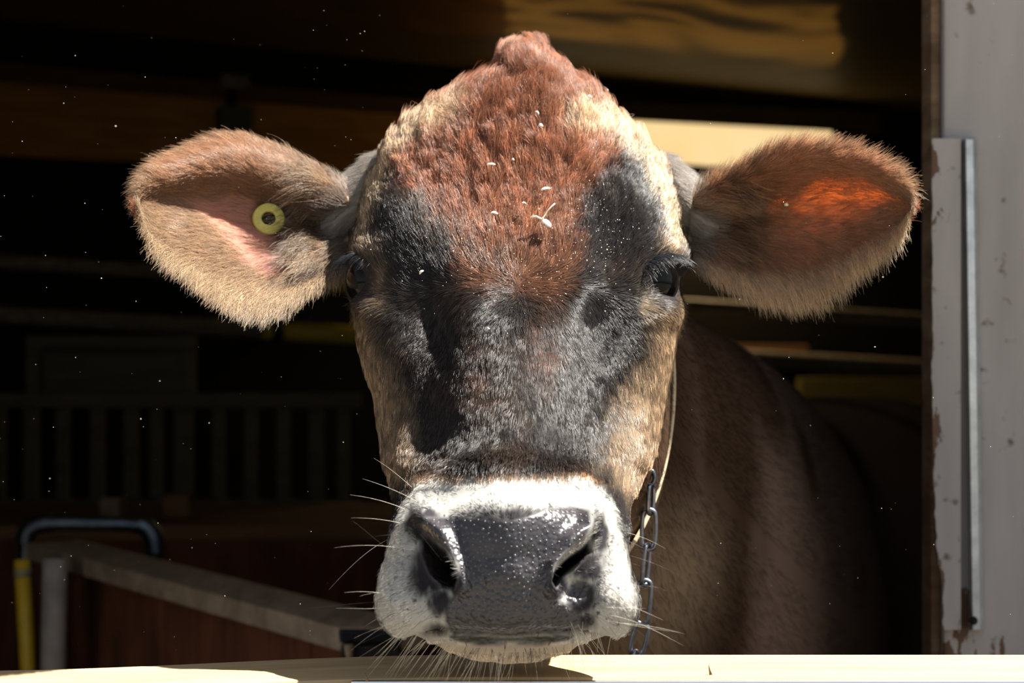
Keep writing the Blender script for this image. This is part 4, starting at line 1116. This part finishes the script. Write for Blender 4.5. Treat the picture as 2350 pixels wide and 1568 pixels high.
# ------------------------------------------------------------------ painted post at the opening
def paint_mat(name, paint, wood_c, thr, scale):
    m, nt, b, out = new_mat(name); L = nt.links.new
    tc = N(nt, 'ShaderNodeTexCoord'); mp = N(nt, 'ShaderNodeMapping'); mp.inputs['Scale'].default_value = (1.6, 1.6, .55)
    L(tc.outputs['Object'], mp.inputs[0])
    nz = N(nt, 'ShaderNodeTexNoise', Scale=scale, Detail=6.0, Roughness=.62); L(mp.outputs[0], nz.inputs['Vector'])
    cr = ramp(nt, [(thr, (0, 0, 0)), (thr + .012, (1, 1, 1))])
    wx_ = N(nt, 'ShaderNodeSeparateXYZ'); L(tc.outputs['Object'], wx_.inputs[0])
    w1 = N(nt, 'ShaderNodeMapRange', interpolation_type='SMOOTHSTEP'); w1.inputs['From Min'].default_value = 1.075; w1.inputs['From Max'].default_value = 0.99; w1.inputs['To Max'].default_value = 0.15; L(wx_.outputs['Z'], w1.inputs['Value'])
    w2 = N(nt, 'ShaderNodeMapRange', interpolation_type='SMOOTHSTEP'); w2.inputs['From Min'].default_value = 0.398; w2.inputs['From Max'].default_value = 0.386; w2.inputs['To Max'].default_value = 0.10; L(wx_.outputs['X'], w2.inputs['Value'])
    s1 = N(nt, 'ShaderNodeMath', operation='SUBTRACT'); L(nz.outputs['Fac'], s1.inputs[0]); L(w1.outputs[0], s1.inputs[1])
    s2 = N(nt, 'ShaderNodeMath', operation='SUBTRACT'); L(s1.outputs[0], s2.inputs[0]); L(w2.outputs[0], s2.inputs[1]); L(s2.outputs[0], cr.inputs[0])
    n2 = N(nt, 'ShaderNodeTexNoise', Scale=9.0, Detail=5.0); mp2 = N(nt, 'ShaderNodeMapping'); mp2.inputs['Scale'].default_value = (3, 3, .5); L(tc.outputs['Object'], mp2.inputs[0]); L(mp2.outputs[0], n2.inputs['Vector'])
    pc = ramp(nt, [(.3, tuple(c * .80 for c in paint)), (.62, paint)]); L(n2.outputs['Fac'], pc.inputs[0])
    n3 = N(nt, 'ShaderNodeTexNoise', Scale=55.0, Detail=2.0); L(tc.outputs['Object'], n3.inputs['Vector'])
    sp_ = ramp(nt, [(.66, (1, 1, 1)), (.76, (.35, .27, .22))]); L(n3.outputs['Fac'], sp_.inputs[0])
    mu = N(nt, 'ShaderNodeMix', data_type='RGBA', blend_type='MULTIPLY'); mu.inputs[0].default_value = 1; L(pc.outputs[0], mu.inputs[6]); L(sp_.outputs[0], mu.inputs[7])
    mx = N(nt, 'ShaderNodeMix', data_type='RGBA'); L(cr.outputs[0], mx.inputs[0]); mx.inputs[6].default_value = (*wood_c, 1); L(mu.outputs[2], mx.inputs[7])
    L(mx.outputs[2], b.inputs['Base Color'])
    bp = N(nt, 'ShaderNodeBump', Strength=.5, Distance=.002); L(cr.outputs[0], bp.inputs['Height']); L(bp.outputs[0], b.inputs['Normal'])
    b.inputs['Roughness'].default_value = .6; b.inputs['Specular IOR Level'].default_value = .3
    return m
POST_C = (0.345, 0.322, 0.308)
m_paint = paint_mat('peeling grey-white paint', POST_C, (0.10, 0.055, 0.03), .30, 12.0)
m_paint2 = paint_mat('chipped grey-white paint', POST_C, (0.10, 0.055, 0.03), .33, 26.0)
m_bare = wood('bare brown edge', (0.07, 0.04, 0.02), (0.22, 0.15, 0.09), 9.0, (1, 1, 5))
DP = 2.00
def pp3(px, py, d=DP): return tuple(U(px, py, d))
x_l, x_r = pp3(2166, 0)[0], pp3(2700, 0)[0]
struct(box('wall_right_front', (x_r + .002, CAMY + 2.06, 0), (XRW, CAMY + 2.12, 2.0), m_dark, None, 0))
post = thing('painted_post', 'peeling grey-white painted door post at the right of the opening', 'post', (0.45, CAMY + DP, 0))
box('post_face', (x_l, CAMY + DP, 0), (x_r, CAMY + DP + .05, ceil_z(x_r) - .002), m_paint, post, .004)
box('edge_strip', (pp3(2143, 0)[0], CAMY + DP + .012, 0), (x_l - .0005, CAMY + DP + .06, ceil_z(x_l) - .002), m_bare, post, .002)
# batten with a gnawed left edge
ys = np.linspace(318, 1446, 150)
xe = 2139 + 3 * (fbm(ys / 40, ys * 0 + 3, 5) - .5) * 2 + np.interp(ys, [318, 1050, 1250, 1330, 1446], [0, 2, 10, 22, 28]) + np.where(ys > 760, 9 * (fbm(ys / 28, ys * 0, 8) - .45), 0)
bv, bf = [], []
for yy, xx in zip(ys, xe):
    for dd, x2 in ((DP - .016, xx), (DP - .016, 2205), (DP + .011, 2205), (DP + .011, xx + 2)): bv.append(pp3(x2, yy, dd))
bf = [tuple(q_) for q_ in grid_quads(len(ys), 4, True)] + [(3, 2, 1, 0), tuple(range(4 * len(ys) - 4, 4 * len(ys)))]
o = mesh_from('batten', bv, bf, m_paint2, None, False); adopt(o, post); o['label'] = 'painted batten with chipped left edge'
# galvanised channel
m_galv = metal('spangled zinc', (0.62, 0.66, 0.68), 0.42, var=0.35, scale=55)
ch = []
for px, dd in ((2219, DP - .002), (2221, DP - .014), (2227, DP - .019), (2243, DP - .019), (2250, DP - .014), (2252, DP - .002)): ch.append((px, dd))
cv_, cf_ = [], []
yy = np.linspace(320, 1446, 60)
for y_ in yy:
    sh = np.interp(y_, [320, 740, 1446], [-10, -4, 6])
    for px, dd in ch: cv_.append(pp3(px + sh, y_, dd))
n_ = len(ch)
cf_ = [tuple(q_) for q_ in grid_quads(len(yy), n_, True)] + [tuple(range(n_))[::-1], tuple(range(n_ * (len(yy) - 1), n_ * len(yy)))]
o = mesh_from('metal_channel', cv_, cf_, m_galv, None, False); adopt(o, post); o['label'] = 'vertical zinc channel'
tube('nail', [pp3(2234, 1425, DP - .02), pp3(2234, 1425, DP - .024)], .004, m_dark, post)

# ------------------------------------------------------------------ timber sill in front, with the half door under it
zs = 1.25 - 0.1436 * 1.462
sill = thing('timber_sill', 'pale sunlit timber sill across the bottom under the muzzle', 'sill', (0, CAMY + 1.41, 0.9))
xs_ = np.linspace(-0.75, 0.75, 60); sv, sf = [], []
for x_ in xs_:
    dzz = -0.0105 * smooth(-0.03, -0.36, np.array(x_)) - 0.004 * smooth(-.3, -.7, np.array(x_))
    for yy_, zz in ((1.362, 0), (1.358, -.004), (1.358, -.036), (1.458, -.036), (1.462, -.032), (1.462, -.003), (1.459, 0)):
        sv.append((x_, CAMY + yy_, zs + zz + float(dzz)))
sf = [tuple(q_) for q_ in grid_quads(len(xs_), 7, True)] + [tuple(range(7))[::-1], tuple(range(7 * 59, 7 * 60))]
adopt(mesh_from('board', sv, sf, m_sill, None, False), sill)
box('metal_edge', (-0.10, CAMY + 1.352, zs - .034), (0.75, CAMY + 1.3575, zs - .001), metal('bright aluminium', (0.75, 0.78, 0.82), 0.35, var=.1), sill, .001)
door = thing('half_door', 'boarded half door below the timber sill', 'door', (0, CAMY + 1.41, 0))
for k_ in range(10):
    x0 = -.75 + k_ * .15
    box('door_board', (x0 + .001, CAMY + 1.385, 0.0), (x0 + .149, CAMY + 1.415, zs - .052), m_grey, door, .003)
for px, py, h_, lab in ((1632, 1549, .006, 'tiny brown splinter standing on the sunlit right half of the sill'), (843, 1560, .004, 'tiny dark crumb lying on the shaded middle of the sill')):
    d_ = (1.25 - zs) * 5000 / (py - 784)
    p_ = U(px, py, d_)
    tag(tube('wood_splinter', [p_ + np.array((0, 0, -.001)), p_ + np.array((-.0015, 0, h_))], [.0012, .0003], m_bare, None, 6), lab, 'splinter', 'splinters on the sill')

# ------------------------------------------------------------------ collar, chain, ear tag
col_ = thing('neck_collar', 'pale webbing collar round the neck behind the right jaw', 'collar', (.035, CAMY + 1.68, 1.2))
m_web = plain('pale webbing', (0.62, 0.50, 0.33), 0.8, var=.25, scale=200)
aa = np.linspace(0, 2 * np.pi, 120, endpoint=False)
cvv = []
for a_ in aa:
    px, py = 1279 + 263 * math.cos(a_), 880 + 480 * math.sin(a_)
    dd = 1.69 - 0.09 * math.sin(a_)
    for q1, q2 in ((0, 0), (6, 0), (6, .03), (0, .03)):
        cvv.append(tuple(U(px + q1 * math.cos(a_) * 1.6, py + q1 * math.sin(a_) * 1.6, dd + q2)))
cff = [tuple(q_) for q_ in grid_quads(120, 4, True)] + [(119 * 4 + j, 119 * 4 + (j + 1) % 4, (j + 1) % 4, j) for j in range(4)]
adopt(mesh_from('strap', cvv, cff, m_web), col_)
tube('ring', [U(1493 + 9 * math.cos(t_), 1096 + 16 * math.sin(t_), 1.62) for t_ in np.linspace(0, 2 * np.pi, 24, endpoint=False)], .0016, m_bluesteel, col_, seg=8, closed=True)
chain = thing('tether_chain', 'grey steel chain hanging from the collar beside the muzzle', 'chain', tuple(U(1480, 1300, 1.62)))
m_chain = metal('chain steel', (0.22, 0.235, 0.28), 0.38, var=.35, scale=200)
lk = [(1495, 1112, 1492, 1180, 0), (1490, 1170, 1488, 1262, 1), (1487, 1250, 1478, 1345, 0), (1481, 1332, 1472, 1432, 1), (1472, 1420, 1464, 1470, 0), (1476, 1432, 1458, 1508, 1), (1459, 1495, 1440, 1590, 0), (1441, 1578, 1424, 1672, 1)]
dl = 1.622
for k_, (x0, y0, x1, y1, flat) in enumerate(lk):
    if k_ == 4: continue
    a_, b_ = U(x0, y0, dl), U(x1, y1, dl)
    ax_ = unit(b_ - a_); ln_ = np.linalg.norm(b_ - a_)
    view = np.array((0.0, 1, 0)); sd_ = unit(np.cross(ax_, view))
    w_ = sd_ if flat else unit(sd_ * .45 + view * .9)
    hwid = .0052; pts_ = []
    c_ = (a_ + b_) / 2; hl = ln_ / 2 - hwid
    for t_ in np.linspace(0, 2 * np.pi, 32, endpoint=False):
        ct_, st_ = math.cos(t_), math.sin(t_)
        pts_.append(c_ + ax_ * (np.sign(ct_) * hl * min(1, abs(ct_) * 2.2) + ct_ * hwid) + w_ * st_ * hwid)
    tube('link', pts_, .0017, m_chain, chain, seg=10, closed=True)
EAR_TAG = thing('ear_tag', 'round yellow-green ear tag in the ear on the left', 'tag', tuple(U(622, 503, 1.60)))
m_tag = plain('yellow-green plastic', (0.55, 0.50, 0.10), 0.35, var=.25, scale=90)
def tag_part():
    Pf = ears[0][0]; x_, y_ = proj(Pf)
    k_ = np.argmin((x_ - 622) ** 2 + (y_ - 503) ** 2); i_, j_ = np.unravel_index(k_, x_.shape)
    c_ = Pf[i_, j_] + np.array((0, -.010, 0)); n_ = unit(np.array((0.12, -1, 0.20)))
    u_ = unit(np.cross(np.array((0, 0, 1.0)), n_)); v_ = np.cross(n_, u_)
    def lathe(name, prof, mat, seg=56):
        a_ = np.arange(seg) / seg * 2 * np.pi
        V_ = np.concatenate([c_ + r_ * (np.cos(a_)[:, None] * u_ + np.sin(a_)[:, None] * v_) + h_ * n_ for r_, h_ in prof])
        F_ = [tuple(q_) for q_ in grid_quads(len(prof), seg, True)]
        return adopt(mesh_from(name, V_, F_, mat), EAR_TAG)
    R = .0121
    lathe('disc', [(R * .40, -.0035), (R * .42, .0018), (R * .50, .0026), (R * .70, .0010), (R * .88, .0012), (R * .97, .0002), (R, -.0018), (R * .95, -.0035), (R * .40, -.0035)], m_tag)
    lathe('stud', [(0.0001, -.0045), (R * .41, -.0042), (R * .41, -.0002), (R * .22, .0), (R * .18, .003), (0.0001, .0034)], plain('dark stud', (0.015, 0.015, 0.01), .5))
    tube('shank', [c_ - n_ * .0035, c_ - n_ * .014], .0028, m_tag, EAR_TAG, seg=16)
tag_part()

# ------------------------------------------------------------------ chaff on the coat, dust in the air
m_chaff = plain('pale straw chaff', (0.86, 0.80, 0.62), 0.5, var=.1)
CH = [(1255, 528, 21, 9, -62, 'largest pale oat husk on the forehead between the eyes, with a stem'), (1135, 505, 11, 5, -20, 'pale husk on the red hair, left of the largest husk'),
      (1128, 392, 13, 4, 0, 'thin pale husk highest on the left of the forehead'), (1250, 450, 15, 5, 25, 'slim pale husk just above the largest husk'), (1240, 304, 7, 6, 0, 'bright chaff crumb under the poll tuft by a dark curl'),
      (1343, 238, 7, 6, 40, 'round bright crumb on the crown right of the poll tuft'), (1390, 205, 7, 5, 10, 'bright crumb on the right outer edge of the crown'), (1232, 272, 8, 3, -55, 'thin sliver of chaff at the foot of the poll tuft'),
      (975, 633, 8, 4, 45, 'small white flake inside the eye on the left'), (1175, 380, 4, 4, 0, 'dot of chaff in the middle of the red forehead'), (1200, 483, 7, 3, 0, 'short pale flake above the largest husk, left of it'),
      (1130, 773, 4, 3, 0, 'white speck on the dark bridge of the nose')]
def chaff(px, py, l, w, ang, lab, P=None, nn=None, stem=False):
    if P is None: P, nn, _ = head_at(px, py)
    P = P + nn * .0065
    s_ = .00025
    u0 = np.array((math.cos(math.radians(ang)), 0, math.sin(math.radians(ang)))); u_ = unit(u0 - nn * u0.dot(nn)); v_ = np.cross(nn, u_)
    rings_ = []
    for t_ in np.linspace(-1, 1, 9):
        r_ = w * s_ * math.sqrt(max(0.02, 1 - abs(t_) ** 2.2)); a_ = np.arange(8) / 8 * 2 * np.pi
        rings_.append(P + u_ * t_ * l * s_ + np.cos(a_)[:, None] * v_ * r_ + np.sin(a_)[:, None] * nn * r_ * .35 + nn * .0012 * (1 - t_ * t_))
    V_ = np.concatenate(rings_); F_ = [tuple(q_) for q_ in grid_quads(9, 8, True)] + [tuple(range(8))[::-1], tuple(range(64, 72))]
    if stem:
        t = thing('chaff_husk', lab, 'chaff', tuple(P), 'chaff on the cow'); adopt(mesh_from('hull', V_, F_, m_chaff), t)
        e_ = P - u_ * l * s_
        tube('stalk', [e_, e_ + np.array((-.004, -.002, .002)), e_ + np.array((-.008, -.002, .0015))], .0008, m_chaff, t, 6)
        tube('stalk', [e_, e_ + np.array((.004, -.003, .006)), e_ + np.array((.009, -.003, .011))], .0005, m_chaff, t, 6)
        return
    tag(mesh_from('chaff_husk', V_, F_, m_chaff), lab, 'chaff', 'chaff on the cow')
for k_, c_ in enumerate(CH): chaff(*c_, stem=(k_ == 0))
Pf = ears[1][0]; x_, y_ = proj(Pf); i_, j_ = np.unravel_index(np.argmin((x_ - 1800) ** 2 + (y_ - 470) ** 2), x_.shape)
chaff(1800, 470, 7, 5, 0, 'bright crumb of chaff inside the ear on the right', Pf[i_, j_], np.array((0, -1.0, 0)))

# fine flecks of dust and chaff caught in the hair of the forehead
nfk = 430; fx_ = np.where(rng.random(nfk) < .6, rng.normal(1370, 75, nfk), rng.normal(1190, 120, nfk)); fy_ = np.where(fx_ > 1300, rng.normal(530, 95, nfk), rng.normal(610, 70, nfk))
hx_, hy_ = proj(HP[::2, :NF:2]); fv_, ff_ = [], []
for k_ in range(nfk):
    i_, j_ = np.unravel_index(np.argmin((hx_ - fx_[k_]) ** 2 + (hy_ - fy_[k_]) ** 2), hx_.shape)
    p_ = HP[2 * i_, 2 * j_] + HN[2 * i_, 2 * j_] * rng.uniform(.0022, .0045); r_ = rng.uniform(.00012, .00036) * (1 if rng.random() < .85 else 1.5)
    u_ = unit(rng.normal(0, 1, 3)); v_ = unit(np.cross(u_, HN[2 * i_, 2 * j_])); w_ = np.cross(u_, v_)
    fv_.append(np.array([p_ + u_ * r_ * 1.5, p_ - u_ * r_ * 1.5, p_ + v_ * r_, p_ - v_ * r_, p_ + w_ * r_ * .5, p_ - w_ * r_ * .5]))
    ff_.append(np.array(((0, 2, 4, 4), (2, 1, 4, 4), (1, 3, 4, 4), (3, 0, 4, 4), (2, 0, 5, 5), (1, 2, 5, 5), (3, 1, 5, 5), (0, 3, 5, 5))) + 6 * k_)
flecks = big_mesh('dandruff_flecks', np.concatenate(fv_), np.concatenate(ff_), m_chaff)
tag(flecks, 'fine white flecks sprinkled through the hair of the cow forehead', 'flecks'); flecks['kind'] = 'stuff'

# dust motes drifting in the sunlight in front of the opening
nd = 420
dx_ = rng.uniform(0, 2350, nd); dy_ = rng.uniform(0, 1500, nd); dd_ = rng.uniform(1.25, 1.66, nd)
keep = (dx_ < 860) | (dx_ > 1560) | (dy_ < 60)
keep &= rng.random(nd) < np.where(dx_ < 900, 1.0, .45)
C_ = U(dx_, dy_, dd_)[keep]; nd = len(C_)
oct_ = np.array(((1, 0, 0), (-1, 0, 0), (0, 1, 0), (0, -1, 0), (0, 0, 1), (0, 0, -1)), float)
R_ = (rng.random((nd, 1, 1)) ** 4 * .00036 + .00011)
st_ = rng.uniform(.6, 1.7, (nd, 1, 3))
V_ = (C_[:, None] + oct_ * R_ * st_).reshape(-1, 3)
f0 = np.array(((0, 2, 4, 4), (2, 1, 4, 4), (1, 3, 4, 4), (3, 0, 4, 4), (2, 0, 5, 5), (1, 2, 5, 5), (3, 1, 5, 5), (0, 3, 5, 5)))
dust = big_mesh('dust_motes', V_, (f0[None] + (np.arange(nd) * 6)[:, None, None]).reshape(-1, 4), plain('dust', (.6, .55, .45), .9))
tag(dust, 'fine pale dust motes drifting in the sunlight before the dark stable', 'dust'); dust['kind'] = 'stuff'
